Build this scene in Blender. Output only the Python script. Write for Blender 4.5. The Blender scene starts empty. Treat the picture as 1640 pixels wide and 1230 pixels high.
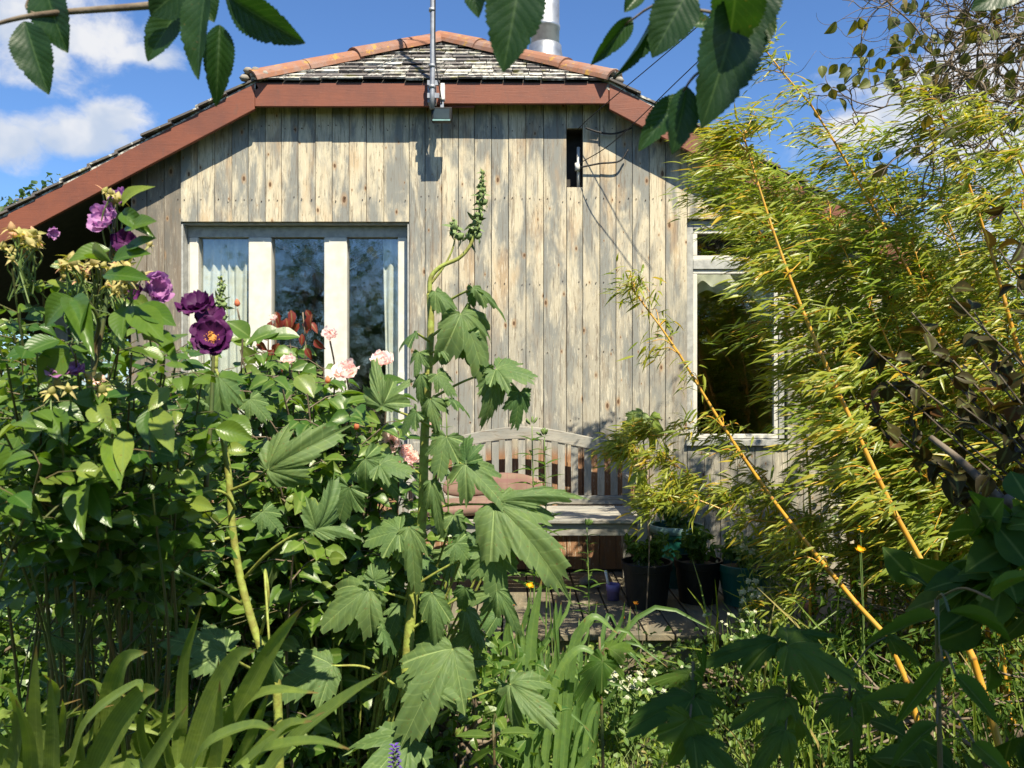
import bpy, math, random
import numpy as np
from mathutils import Vector

S = bpy.context.scene
COL = S.collection
R = math.radians
F_PX, CX, CY, ZC = 1300.0, 820.0, 615.0, 1.45      # photograph's focal length and centre in pixels, eye height

# ------------------------------------------------------------------ camera
cd = bpy.data.cameras.new('camera'); cam = bpy.data.objects.new('camera', cd); COL.objects.link(cam)
cam.location = (0, 0, ZC); cam.rotation_euler = (R(90), 0, 0)
cd.sensor_width = 36; cd.lens = 36 * F_PX / 1640.0; cd.clip_start = 0.02; cd.clip_end = 2000
S.camera = cam
cd.dof.use_dof = True; cd.dof.focus_distance = 3.6; cd.dof.aperture_fstop = 12

# ------------------------------------------------------------------ light
AZ, EL = R(24), R(54)
SUN = Vector((math.sin(AZ) * math.cos(EL), -math.cos(AZ) * math.cos(EL), math.sin(EL)))
ld = bpy.data.lights.new('sun', 'SUN'); ld.energy = 5.0; ld.angle = R(0.5); ld.color = (1.0, 0.91, 0.73)
lo = bpy.data.objects.new('sun', ld); COL.objects.link(lo)
lo.rotation_euler = SUN.to_track_quat('Z', 'Y').to_euler(); lo.location = (3, -5, 9)
S.view_settings.view_transform = 'Standard'; S.view_settings.look = 'None'
S.view_settings.gamma = 1.0; S.view_settings.exposure = 0.95

def pdir(px, py):
    return Vector(((px - CX) / F_PX, 1, (CY - py) / F_PX)).normalized()

W = bpy.data.worlds.new("World"); S.world = W; W.use_nodes = True
nt = W.node_tree; nt.nodes.clear()
def N(tree, typ, **kw):
    n = tree.nodes.new(typ)
    for k, v in kw.items(): setattr(n, k, v)
    return n
def MATH(tree, op, a, b=None, c=None, clamp=False):
    n = N(tree, 'ShaderNodeMath', operation=op); n.use_clamp = clamp
    for i, v in enumerate((a, b, c)):
        if v is None: continue
        if isinstance(v, (int, float)): n.inputs[i].default_value = v
        else: tree.links.new(v, n.inputs[i])
    return n.outputs[0]
def VM(tree, op, a, b=None):
    n = N(tree, 'ShaderNodeVectorMath', operation=op)
    for i, v in enumerate((a, b)):
        if v is None: continue
        if isinstance(v, (tuple, list, Vector)): n.inputs[i].default_value = tuple(v)
        else: tree.links.new(v, n.inputs[i])
    return n
def RANGE(tree, v, a, b, c=0.0, d=1.0, smooth=True):
    n = N(tree, 'ShaderNodeMapRange'); n.interpolation_type = 'SMOOTHSTEP' if smooth else 'LINEAR'
    tree.links.new(v, n.inputs['Value'])
    for k, x in (('From Min', a), ('From Max', b), ('To Min', c), ('To Max', d)): n.inputs[k].default_value = x
    return n.outputs[0]
def NOISE(tree, vec, scale, detail=4.0, rough=0.55, dist=0.0):
    n = N(tree, 'ShaderNodeTexNoise'); tree.links.new(vec, n.inputs['Vector'])
    n.inputs['Scale'].default_value = scale; n.inputs['Detail'].default_value = detail
    n.inputs['Roughness'].default_value = rough; n.inputs['Distortion'].default_value = dist
    return n.outputs['Fac']
def MIXC(tree, fac, a, b, mode='MIX'):
    n = N(tree, 'ShaderNodeMix', data_type='RGBA', blend_type=mode)
    for i, v in ((0, fac), (6, a), (7, b)):
        if isinstance(v, (int, float)): n.inputs[i].default_value = v
        elif isinstance(v, tuple): n.inputs[i].default_value = (v[0], v[1], v[2], 1)
        else: tree.links.new(v, n.inputs[i])
    return n.outputs[2]

tc = N(nt, 'ShaderNodeTexCoord')
sky = N(nt, 'ShaderNodeTexSky', sky_type='NISHITA'); sky.sun_disc = False
sky.sun_elevation = EL; sky.sun_rotation = math.pi - AZ
sky.air_density = 1.0; sky.dust_density = 0.3; sky.ozone_density = 2.5
skyc = MIXC(nt, 1.0, sky.outputs[0], (0.58, 0.78, 1.03), 'MULTIPLY')
bg1 = N(nt, 'ShaderNodeBackground'); nt.links.new(skyc, bg1.inputs[0]); bg1.inputs[1].default_value = 0.088
gen = tc.outputs['Generated']
wn = N(nt, 'ShaderNodeTexNoise'); nt.links.new(gen, wn.inputs['Vector']); wn.inputs['Scale'].default_value = 9; wn.inputs['Detail'].default_value = 6
warp = VM(nt, 'SCALE', VM(nt, 'SUBTRACT', wn.outputs['Color'], (0.5, 0.5, 0.5)).outputs[0]); warp.inputs['Scale'].default_value = 0.05
dvec = VM(nt, 'ADD', gen, warp.outputs[0]).outputs[0]
best = None
for (px, py, rx, ry) in ((100, 214, 92, 30), (15, 225, 60, 34), (178, 190, 42, 30), (40, 50, 90, 66), (130, 60, 95, 40), (215, 80, 60, 22),
                         (1530, 150, 150, 80), (1640, 90, 120, 110), (1640, 200, 120, 90), (1400, 212, 90, 42), (1700, 400, 260, 90),
                         (-250, 150, 150, 80), (2000, 100, 300, 120)):
    c = pdir(px, py)
    df = VM(nt, 'SUBTRACT', dvec, c).outputs[0]
    sc_ = VM(nt, 'MULTIPLY', df, (F_PX / rx, F_PX / rx, F_PX / ry)).outputs[0]
    ln = VM(nt, 'LENGTH', sc_).outputs['Value']
    v = MATH(nt, 'SUBTRACT', 1.35, ln)
    best = v if best is None else MATH(nt, 'MAXIMUM', best, v)
back = N(nt, 'ShaderNodeSeparateXYZ'); nt.links.new(gen, back.inputs[0])
bn = NOISE(nt, VM(nt, 'MULTIPLY', gen, (1, 1, 2.2)).outputs[0], 2.6, 6)
bk = MATH(nt, 'MULTIPLY', RANGE(nt, back.outputs[1], 0.3, -0.2), RANGE(nt, bn, 0.5, 0.68))
bk = MATH(nt, 'MULTIPLY', bk, 0.7)
fb = NOISE(nt, VM(nt, 'MULTIPLY', dvec, (1, 1, 1.5)).outputs[0], 16, 7, 0.6)
dens = RANGE(nt, MATH(nt, 'ADD', best, MATH(nt, 'MULTIPLY', MATH(nt, 'SUBTRACT', fb, 0.5), 2.2)), 0.15, 0.95)
dens = MATH(nt, 'MULTIPLY', dens, 0.93)
dens = MATH(nt, 'MAXIMUM', dens, bk)
shade = MIXC(nt, RANGE(nt, NOISE(nt, dvec, 11, 4), 0.35, 0.6), (0.60, 0.69, 0.84), (0.95, 0.95, 0.96))
bg2 = N(nt, 'ShaderNodeBackground'); nt.links.new(shade, bg2.inputs[0]); bg2.inputs[1].default_value = 0.50
mx = N(nt, 'ShaderNodeMixShader'); nt.links.new(dens, mx.inputs[0]); nt.links.new(bg1.outputs[0], mx.inputs[1]); nt.links.new(bg2.outputs[0], mx.inputs[2])
wo = N(nt, 'ShaderNodeOutputWorld'); nt.links.new(mx.outputs[0], wo.inputs[0])

S.cycles.max_bounces = 8; S.cycles.diffuse_bounces = 3; S.cycles.glossy_bounces = 3
S.cycles.transmission_bounces = 5; S.cycles.transparent_max_bounces = 12
S.cycles.caustics_reflective = False; S.cycles.caustics_refractive = False

# ------------------------------------------------------------------ helpers
rs = np.random.RandomState(7)
random.seed(5)
def P(px, py, d):
    return np.array([(px - CX) / F_PX * d, d, ZC + (CY - py) / F_PX * d])
def unit(v):
    v = np.asarray(v, float); n = np.linalg.norm(v, axis=-1, keepdims=True); return v / np.maximum(n, 1e-9)

class Geo:
    """collects vertices, faces and the per-vertex data (u, v, vein, rnd), linked as one mesh"""
    def __init__(s): s.V = []; s.D = []; s.F4 = []; s.F3 = []; s.n = 0
    def add(s, V, F4=None, F3=None, D=None, rnd=None):
        V = np.asarray(V, float).reshape(-1, 3)
        if D is None:
            D = np.zeros((len(V), 4)); D[:, 3] = rs.rand() if rnd is None else rnd
        s.V.append(V); s.D.append(D)
        if F4 is not None and len(F4): s.F4.append(np.asarray(F4, int).reshape(-1, 4) + s.n)
        if F3 is not None and len(F3): s.F3.append(np.asarray(F3, int).reshape(-1, 3) + s.n)
        s.n += len(V)
    def box(s, x0, x1, y0, y1, z0, z1, rnd=None):
        V = [(x, y, z) for z in (z0, z1) for y in (y0, y1) for x in (x0, x1)]
        s.add(V, [(0, 2, 3, 1), (4, 5, 7, 6), (0, 1, 5, 4), (2, 6, 7, 3), (0, 4, 6, 2), (1, 3, 7, 5)], rnd=rnd)
    def prism(s, poly, y0, y1, rnd=None):
        """convex polygon in x,z extruded from y0 to y1"""
        n = len(poly)
        V = [(p[0], y0, p[1]) for p in poly] + [(p[0], y1, p[1]) for p in poly]
        F4 = [(i, (i + 1) % n, n + (i + 1) % n, n + i) for i in range(n)]; F3 = []
        for i in range(1, n - 1): F3 += [(0, i + 1, i), (n, n + i, n + i + 1)]
        s.add(V, F4, F3, rnd=rnd)
    def tube(s, path, rad, sides=6, rnd=None, cap=True):
        path = np.asarray(path, float); m = len(path)
        rad = np.broadcast_to(np.asarray(rad, float), (m,))
        T = unit(np.gradient(path, axis=0))
        ref = np.array([0, 0, 1.0]) if abs(T[0][2]) < 0.9 else np.array([1.0, 0, 0])
        A = np.zeros_like(T); a = unit(np.cross(T[0], ref))
        for i in range(m):
            a = a - T[i] * a.dot(T[i]); a = unit(a); A[i] = a
        B = np.cross(T, A)
        th = np.arange(sides) * 2 * math.pi / sides
        V = path[:, None, :] + rad[:, None, None] * (np.cos(th)[None, :, None] * A[:, None, :] + np.sin(th)[None, :, None] * B[:, None, :])
        F = []
        for i in range(m - 1):
            for j in range(sides):
                k = (j + 1) % sides
                F.append((i * sides + j, i * sides + k, (i + 1) * sides + k, (i + 1) * sides + j))
        D = np.zeros((m * sides, 4)); D[:, 0] = np.tile(th / 6.283, m); D[:, 1] = np.repeat(np.linspace(0, 1, m), sides); D[:, 3] = rs.rand() if rnd is None else rnd
        V = V.reshape(-1, 3); F3 = []
        if cap:
            V = np.vstack([V, path[:1], path[-1:]]); D = np.vstack([D, D[:1], D[-1:]]); c0 = m * sides; c1 = c0 + 1
            for j in range(sides):
                k = (j + 1) % sides
                F3 += [(c0, k, j), (c1, (m - 1) * sides + j, (m - 1) * sides + k)]
        s.add(V, F, F3, D)
    def lathe(s, prof, c, sides=28, rnd=None, axis=None):
        """profile of (radius, height) about a vertical axis at c"""
        m = len(prof); th = np.arange(sides) * 2 * math.pi / sides
        pr = np.array(prof, float)
        V = np.zeros((m, sides, 3)); V[:, :, 0] = pr[:, 0:1] * np.cos(th); V[:, :, 1] = pr[:, 0:1] * np.sin(th); V[:, :, 2] = pr[:, 1:2]
        F = [(i * sides + j, i * sides + (j + 1) % sides, (i + 1) * sides + (j + 1) % sides, (i + 1) * sides + j) for i in range(m - 1) for j in range(sides)]
        V = V.reshape(-1, 3)
        if axis is not None:
            z = unit(axis); x = unit(np.cross(z, [0.3, 0.9, 0.1])); y = np.cross(z, x)
            V = V[:, 0:1] * x + V[:, 1:2] * y + V[:, 2:3] * z
        s.add(V + np.asarray(c, float), F, rnd=rnd)
    def leaves(s, T, pos, yd, nr, L, Wd, rnd=None):
        """many copies of leaf template T at pos, pointing along yd, facing nr"""
        pos = np.asarray(pos, float).reshape(-1, 3); n = len(pos)
        if n == 0: return
        y = unit(np.broadcast_to(yd, (n, 3))); nr = np.broadcast_to(nr, (n, 3))
        z = unit(nr - y * np.sum(nr * y, 1, keepdims=True)); x = np.cross(y, z)
        L = np.broadcast_to(L, (n,)).astype(float); Wd = np.broadcast_to(Wd, (n,)).astype(float)
        tv, t4, t3, td = T
        V = pos[:, None] + (tv[None, :, 0:1] * Wd[:, None, None]) * x[:, None] + (tv[None, :, 1:2] * L[:, None, None]) * y[:, None] + (tv[None, :, 2:3] * L[:, None, None]) * z[:, None]
        k = len(tv); D = np.broadcast_to(td[None], (n, k, 4)).copy()
        D[:, :, 3] = (rs.rand(n) if rnd is None else np.broadcast_to(rnd, (n,)))[:, None]
        off = (np.arange(n) * k)[:, None, None]
        s.add(V.reshape(-1, 3), (t4[None] + off).reshape(-1, 4) if len(t4) else None, (t3[None] + off).reshape(-1, 3) if len(t3) else None, D.reshape(-1, 4))
    def build(s, name, mat, parent=None, smooth=False, bevel=0.0):
        me = bpy.data.meshes.new(name)
        V = np.vstack(s.V); me.vertices.add(len(V)); me.vertices.foreach_set('co', V.ravel())
        f4 = np.vstack(s.F4) if s.F4 else np.zeros((0, 4), int); f3 = np.vstack(s.F3) if s.F3 else np.zeros((0, 3), int)
        loops = np.concatenate([f4.ravel(), f3.ravel()]); me.loops.add(len(loops)); me.loops.foreach_set('vertex_index', loops)
        tot = np.concatenate([np.full(len(f4), 4), np.full(len(f3), 3)]); st = np.concatenate([[0], np.cumsum(tot)[:-1]])
        me.polygons.add(len(tot)); me.polygons.foreach_set('loop_start', st); me.polygons.foreach_set('loop_total', tot)
        me.polygons.foreach_set('use_smooth', np.full(len(tot), smooth))
        at = me.attributes.new('data', 'FLOAT_COLOR', 'POINT'); at.data.foreach_set('color', np.vstack(s.D).ravel())
        me.update(calc_edges=True); me.validate()
        me.materials.append(mat)
        o = bpy.data.objects.new(name, me); COL.objects.link(o)
        if parent is not None:
            wl = Vector((0, 0, 0)); q_ = parent
            while q_ is not None: wl = wl + q_.location; q_ = q_.parent
            o.parent = parent; o.location = -wl
        if bevel > 0:
            b = o.modifiers.new('bevel', 'BEVEL'); b.width = bevel; b.segments = 2; b.limit_method = 'ANGLE'
        return o

def tag(o, label=None, cat=None, group=None, kind=None):
    if label: o['label'] = label
    if cat: o['category'] = cat
    if group: o['group'] = group
    if kind: o['kind'] = kind
    return o
def thing(name, loc, label, cat, group=None):
    o = bpy.data.objects.new(name, None); o.location = tuple(loc); COL.objects.link(o); o.empty_display_size = 0.1
    return tag(o, label, cat, group)

def spline(pts, n=24):
    pts = np.asarray(pts, float)
    if len(pts) == 2: return pts[0] + (pts[1] - pts[0]) * np.linspace(0, 1, n)[:, None]
    Q = np.vstack([2 * pts[0] - pts[1], pts, 2 * pts[-1] - pts[-2]]); out = []
    m = len(pts) - 1; t = np.linspace(0, m, n)
    for u in t:
        i = min(int(u), m - 1); f = u - i
        a, b, c, d = Q[i], Q[i + 1], Q[i + 2], Q[i + 3]
        out.append(0.5 * ((2 * b) + (c - a) * f + (2 * a - 5 * b + 4 * c - d) * f * f + (3 * b - a - 3 * c + d) * f ** 3))
    return np.array(out)

# ------------------------------------------------------------------ leaf templates: (verts, quads, tris, data)
def t_pinnate(m=6, cols=(-1, 0, 1), width=0.5, peak=0.42, fold=0.25, curl=0.25, serr=0.0, teeth=0, wave=0.0, point=1.0):
    V = []; D = []
    nc = len(cols)
    for i in range(m + 1):
        v = i / m
        if v < peak: w = math.sin(0.5 * math.pi * v / peak) ** 0.75
        else: w = math.cos(0.5 * math.pi * (v - peak) / (1 - peak)) ** point
        w = max(w, 0.03)
        if teeth:
            fr = (v * teeth) % 1.0; w *= 1 - serr * (fr if v > 0.06 else 0)
        for c in cols:
            x = c * w * width
            z = abs(x) * fold - curl * v * v + wave * math.sin(v * 19 + c * 2) * abs(c)
            V.append((x, v, z)); D.append((c, v, 1.0 if c == 0 else 0.0, 0))
    F = [(i * nc + j, i * nc + j + 1, (i + 1) * nc + j + 1, (i + 1) * nc + j) for i in range(m) for j in range(nc - 1)]
    return (np.array(V), np.array(F), np.zeros((0, 3), int), np.array(D, float))

_tr = np.random.RandomState(3)
def t_palmate(lobes=((0, 1.0), (46, .80), (-46, .80), (92, .56), (-92, .56)), sharp=38.0, base=0.54, nth=91, nr=6, droop=0.35, ripple=0.05, teeth=0.07, span=128):
    V = [(0, 0, 0)]; D = [(0, 0, 1, 0)]
    ths = np.linspace(-span, span, nth); p1, p2, p3 = _tr.rand(3) * 6.28; lobes = [(a + _tr.normal(0, 3) * (a != 0), l * _tr.uniform(.88, 1.1)) for a, l in lobes]
    for i, th in enumerate(ths):
        r = 0
        for (a, l) in lobes: r = max(r, l * math.exp(-((th - a) / sharp) ** 2))
        r = max(r, base * (1 - (abs(th) / span) ** 4 * 0.7))
        r *= 1 + teeth * (1 if i % 3 == 0 else (-0.5 if i % 3 == 1 else 0))
        r *= 1 + .05 * math.sin(th * .21 + p1) + .035 * math.sin(th * .47 + p2) + _tr.normal(0, .032)
        near = min(abs(th - a) for a, l in lobes)
        vein = 1.0 if near < 2.2 else 0.0
        for k in range(1, nr + 1):
            q = r * k / nr; a = math.radians(th)
            x, y = q * math.sin(a), q * math.cos(a)
            z = -droop * (x * x * 1.2 + max(y, 0) ** 2 * 0.8) - 0.05 * q * (1 if vein else 0) + ripple * q * math.sin(th * 0.06 + .5 * k + p2) + 0.05
            z += 0.07 * q * min(near, 24) / 24 + ripple * .8 * (k / nr) ** 2 * math.sin(th * .17 + p3) + ripple * .5 * (k / nr) ** 2 * math.sin(th * .55 + p1 + k * .5) * .6
            V.append((x, y, z)); D.append((near / 30.0, q, vein, 0))
    F4 = []; F3 = []
    for i in range(nth - 1):
        a = 1 + i * nr; b = 1 + (i + 1) * nr
        F3.append((0, b, a))
        for k in range(nr - 1): F4.append((a + k, b + k, b + k + 1, a + k + 1))
    return (np.array(V), np.array(F4), np.array(F3), np.array(D, float))

T_BAMBOO = [t_pinnate(5, (-1, 0, 1), 0.5, 0.30, 0.05, c, point=1.2) for c in (0.05, 0.22, 0.4)]
T_ROSE = [t_pinnate(10, (-1, -.5, 0, .5, 1), 0.36, 0.42, f, c, 0.10, 10, 0.008) for f, c in ((.35, .2), (.5, .45), (.15, .1))]
T_SMALL = [t_pinnate(4, (-1, 0, 1), 0.36, 0.42, f, c) for f, c in ((.35, .2), (.6, .45))]
T_ELM = [t_pinnate(44, (-1, -.78, -.52, -.26, 0, .26, .52, .78, 1), 0.34, 0.40, f, c, 0.16, 22, 0.006, 0.8) for f, c in ((.30, .12), (.6, .3), (.15, .05))]
T_ROUND = [t_pinnate(7, (-1, -.5, 0, .5, 1), 0.45, 0.45, .3, .3, 0.08, 7)]
T_MALLOW = [t_palmate(ripple=.05), t_palmate(((0, 1.0), (44, .74), (-44, .78)), 38, .54, droop=.6, ripple=.06, span=112), t_palmate(((0, 1.0), (60, .72), (-60, .78)), 42, 0.56, 91, 6, 0.45, 0.06, 0.06, 118), t_palmate(droop=.55, ripple=.08, sharp=31, base=.46), t_palmate(((0, 1.0), (40, .66), (-44, .6)), 30, .42, droop=.9, ripple=.07, teeth=.06, span=104), t_palmate(((0, 1.0), (54, .74), (-62, .66)), 40, 0.54, 91, 6, 0.7, 0.07, 0.05, 116)]
T_MAPLE = [t_palmate(((0, 1.0), (47, .88), (-47, .88), (92, .6), (-92, .6)), 31, 0.56, 73, 4, 0.3, 0.04, 0.09)]
T_LANCE = [t_pinnate(6, (-1, 0, 1), 0.5, 0.35, 0.07, c, point=1.2) for c in (0.2, 0.5)]

# ------------------------------------------------------------------ materials
def new_mat(name):
    m = bpy.data.materials.new(name); m.use_nodes = True; t = m.node_tree; t.nodes.clear()
    out = N(t, 'ShaderNodeOutputMaterial'); p = N(t, 'ShaderNodeBsdfPrincipled'); t.links.new(p.outputs[0], out.inputs[0])
    return m, t, p, out
def setin(t, p, key, v):
    if isinstance(v, (int, float)): p.inputs[key].default_value = v
    elif isinstance(v, tuple): p.inputs[key].default_value = (v[0], v[1], v[2], 1)
    else: t.links.new(v, p.inputs[key])
def bump(t, p, h, strength=0.3, dist=0.01):
    b = N(t, 'ShaderNodeBump'); b.inputs['Strength'].default_value = strength; b.inputs['Distance'].default_value = dist
    t.links.new(h, b.inputs['Height']); t.links.new(b.outputs[0], p.inputs['Normal'])
def attr(t):
    a = N(t, 'ShaderNodeAttribute'); a.attribute_name = 'data'; s = N(t, 'ShaderNodeSeparateColor'); t.links.new(a.outputs['Color'], s.inputs[0])
    return s.outputs[0], s.outputs[1], s.outputs[2], a.outputs['Alpha']
def objco(t): return N(t, 'ShaderNodeNewGeometry').outputs['Position']

def leaf_mat(name, c1, c2, rough=0.4, trans=0.3, tcol=None, vein=(0.30, 0.38, 0.12), vamt=0.35, side=0.0, sidek=9.0, spec=0.5, c3=None, mott=0.5, tip=False):
    m, t, p, out = new_mat(name)
    u, v, ve, rn = attr(t); pos = objco(t)
    col = MIXC(t, rn, c1, c2)
    if c3: col = MIXC(t, RANGE(t, rn, 0.86, 0.97), col, c3)
    nz = NOISE(t, pos, 45, 3)
    col = MIXC(t, MATH(t, 'MULTIPLY', RANGE(t, nz, 0.35, 0.75), mott), col, MIXC(t, 1.0, col, (1.5, 1.35, 1.0), 'MULTIPLY'))
    vfac = MATH(t, 'MULTIPLY', RANGE(t, ve, 0.72, 0.98), vamt)
    h = None
    if side > 0:
        au = MATH(t, 'ABSOLUTE', u)
        ph = MATH(t, 'FRACT', MATH(t, 'ADD', MATH(t, 'MULTIPLY', v, sidek), MATH(t, 'MULTIPLY', au, -sidek * 0.28)))
        tri = MATH(t, 'ABSOLUTE', MATH(t, 'SUBTRACT', ph, 0.5))
        sv = RANGE(t, tri, 0.10, 0.0)
        vfac = MATH(t, 'MAXIMUM', vfac, MATH(t, 'MULTIPLY', sv, side)); h = tri
    col = MIXC(t, vfac, col, vein)
    if tip:
        st_ = MATH(t, 'FRACT', MATH(t, 'MULTIPLY', u, 4.5)); col = MIXC(t, RANGE(t, MATH(t, 'ABSOLUTE', MATH(t, 'SUBTRACT', st_, 0.5)), 0.1, 0.4, 0.0, 0.18), col, vein)
        col = MIXC(t, RANGE(t, MATH(t, 'ADD', v, MATH(t, 'MULTIPLY', MATH(t, 'SUBTRACT', nz, 0.5), 0.12)), 0.93, 0.99), col, (0.24, 0.15, 0.05))
    else:
        # brown nibbled spots and yellowed edges on some leaves
        sp_ = MATH(t, 'MULTIPLY', RANGE(t, NOISE(t, pos, 160, 2), 0.66, 0.72), RANGE(t, rn, 0.45, 0.7))
        col = MIXC(t, MATH(t, 'MULTIPLY', sp_, 0.7), col, (0.16, 0.10, 0.03))
    setin(t, p, 'Base Color', col); p.inputs['Roughness'].default_value = rough
    p.inputs['Specular IOR Level'].default_value = spec
    nb = NOISE(t, pos, 120, 2)
    if h is not None: bump(t, p, MATH(t, 'ADD', h, MATH(t, 'MULTIPLY', nb, 0.3)), 0.35, 0.0010)
    else: bump(t, p, nb, 0.25, 0.002)
    tr = N(t, 'ShaderNodeBsdfTranslucent')
    tcc = MIXC(t, 1.0, col, tcol or (1.8, 1.9, 0.45), 'MULTIPLY'); t.links.new(tcc, tr.inputs[0])
    mx = N(t, 'ShaderNodeMixShader'); mx.inputs[0].default_value = trans
    t.links.new(p.outputs[0], mx.inputs[1]); t.links.new(tr.outputs[0], mx.inputs[2]); t.links.new(mx.outputs[0], out.inputs[0])
    return m

def simple_mat(name, c, rough=0.6, c2=None, scale=20.0, metal=0.0, b=0.1, bs=60.0, spec=0.5, det=5):
    m, t, p, out = new_mat(name); pos = objco(t)
    col = MIXC(t, RANGE(t, NOISE(t, pos, scale, det), 0.35, 0.68), c, c2 if c2 else tuple(x * 0.7 for x in c))
    setin(t, p, 'Base Color', col); p.inputs['Roughness'].default_value = rough; p.inputs['Metallic'].default_value = metal
    p.inputs['Specular IOR Level'].default_value = spec
    if b: bump(t, p, NOISE(t, pos, bs, 4), b, 0.004)
    return m

def wood_mat(name, pale, grey, warm, low=None, axis='z', knots=True, fleck=0.8):
    """weathered boards: grain along the axis, every board shifted by its own rnd"""
    m, t, p, out = new_mat(name); u, v, ve, rn = attr(t); pos = objco(t)
    off = N(t, 'ShaderNodeCombineXYZ'); t.links.new(MATH(t, 'MULTIPLY', rn, 37.0), off.inputs[0]); t.links.new(MATH(t, 'MULTIPLY', rn, 53.0), off.inputs[2])
    q = VM(t, 'ADD', pos, off.outputs[0]).outputs[0]
    st = {'z': (1, 1, 0.05), 'x': (0.05, 1, 1), 'y': (1, 0.05, 1)}[axis]
    st2 = {'z': (1, 1, 0.28), 'x': (0.28, 1, 1), 'y': (1, 0.28, 1)}[axis]
    g = NOISE(t, VM(t, 'MULTIPLY', q, st).outputs[0], 60, 6, 0.7, 1.2)
    gf = NOISE(t, VM(t, 'MULTIPLY', q, {'z': (1, 1, 0.11), 'x': (0.11, 1, 1), 'y': (1, 0.11, 1)}[axis]).outputs[0], 85, 5, 0.75, 0.6)
    big = NOISE(t, VM(t, 'MULTIPLY', q, st2).outputs[0], 9, 5, 0.6, 0.4)
    wrm = NOISE(t, VM(t, 'ADD', VM(t, 'MULTIPLY', q, st2).outputs[0], (5, 9, 2)).outputs[0], 6, 4, 0.6)
    col = MIXC(t, RANGE(t, MATH(t, 'ADD', big, MATH(t, 'MULTIPLY', MATH(t, 'SUBTRACT', rn, 0.5), 0.09)), 0.40, 0.60), grey, pale)
    col = MIXC(t, MATH(t, 'MULTIPLY', RANGE(t, wrm, 0.50, 0.72), 0.62), col, warm)
    if low:
        sp = N(t, 'ShaderNodeSeparateXYZ'); t.links.new(pos, sp.inputs[0])
        hz = MATH(t, 'ADD', sp.outputs[2], MATH(t, 'MULTIPLY', MATH(t, 'SUBTRACT', big, 0.5), 0.9))
        # greyer in the lower half where rain reaches, orange where the bench has kept it dry
        col = MIXC(t, MATH(t, 'MULTIPLY', RANGE(t, hz, 2.45, 1.6), 0.55), col, grey)
        dry = MATH(t, 'MULTIPLY', RANGE(t, sp.outputs[2], 1.06, 0.96), RANGE(t, sp.outputs[0], 0.95, 0.8))
        col = MIXC(t, MATH(t, 'MULTIPLY', dry, 0.8), col, low)
    col = MIXC(t, MATH(t, 'MULTIPLY', RANGE(t, g, 0.53, 0.64), 0.6), col, (0.15, 0.11, 0.075))
    if fleck:
        fl = MATH(t, 'MULTIPLY', RANGE(t, gf, 0.56, 0.61), RANGE(t, big, 0.36, 0.56))
        col = MIXC(t, MATH(t, 'MULTIPLY', fl, fleck * 0.8), col, (0.66, 0.60, 0.46))
        fd = RANGE(t, gf, 0.42, 0.37)
        col = MIXC(t, MATH(t, 'MULTIPLY', fd, 0.7), col, (0.17, 0.14, 0.105))
    if knots:
        kq = {'z': (1, 0.01, 0.42), 'x': (0.42, 0.01, 1), 'y': (1, 0.42, 0.01)}[axis]
        sk = N(t, 'ShaderNodeSeparateXYZ'); t.links.new(q, sk.inputs[0]); ck = N(t, 'ShaderNodeCombineXYZ'); t.links.new(sk.outputs[0], ck.inputs[0]); t.links.new(MATH(t, 'MULTIPLY', sk.outputs[2], 0.5), ck.inputs[1])
        vo = N(t, 'ShaderNodeTexVoronoi', voronoi_dimensions='2D'); vo.inputs['Scale'].default_value = 8.0; t.links.new(ck.outputs[0], vo.inputs['Vector'])
        cr = N(t, 'ShaderNodeSeparateColor'); t.links.new(vo.outputs['Color'], cr.inputs[0])
        gate = RANGE(t, cr.outputs[0], 0.30, 0.34)
        d = MATH(t, 'ADD', vo.outputs['Distance'], MATH(t, 'MULTIPLY', MATH(t, 'SUBTRACT', gf, 0.5), 0.05))
        sz = MATH(t, 'MULTIPLY', MATH(t, 'ADD', MATH(t, 'MULTIPLY', cr.outputs[1], cr.outputs[2]), 0.16), 0.105)
        halo = RANGE(t, MATH(t, 'DIVIDE', d, sz), 2.4, 0.9)
        core = RANGE(t, MATH(t, 'DIVIDE', d, sz), 1.0, 0.6)
        col = MIXC(t, MATH(t, 'MULTIPLY', MATH(t, 'MULTIPLY', halo, gate), 0.45), col, (0.42, 0.24, 0.10))
        col = MIXC(t, MATH(t, 'MULTIPLY', MATH(t, 'MULTIPLY', core, gate), 0.9), col, (0.10, 0.05, 0.025))
    setin(t, p, 'Base Color', col); p.inputs['Roughness'].default_value = 0.82; p.inputs['Specular IOR Level'].default_value = 0.25
    bump(t, p, MATH(t, 'ADD', g, MATH(t, 'MULTIPLY', gf, 0.6)), 0.45, 0.003)
    return m

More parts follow.
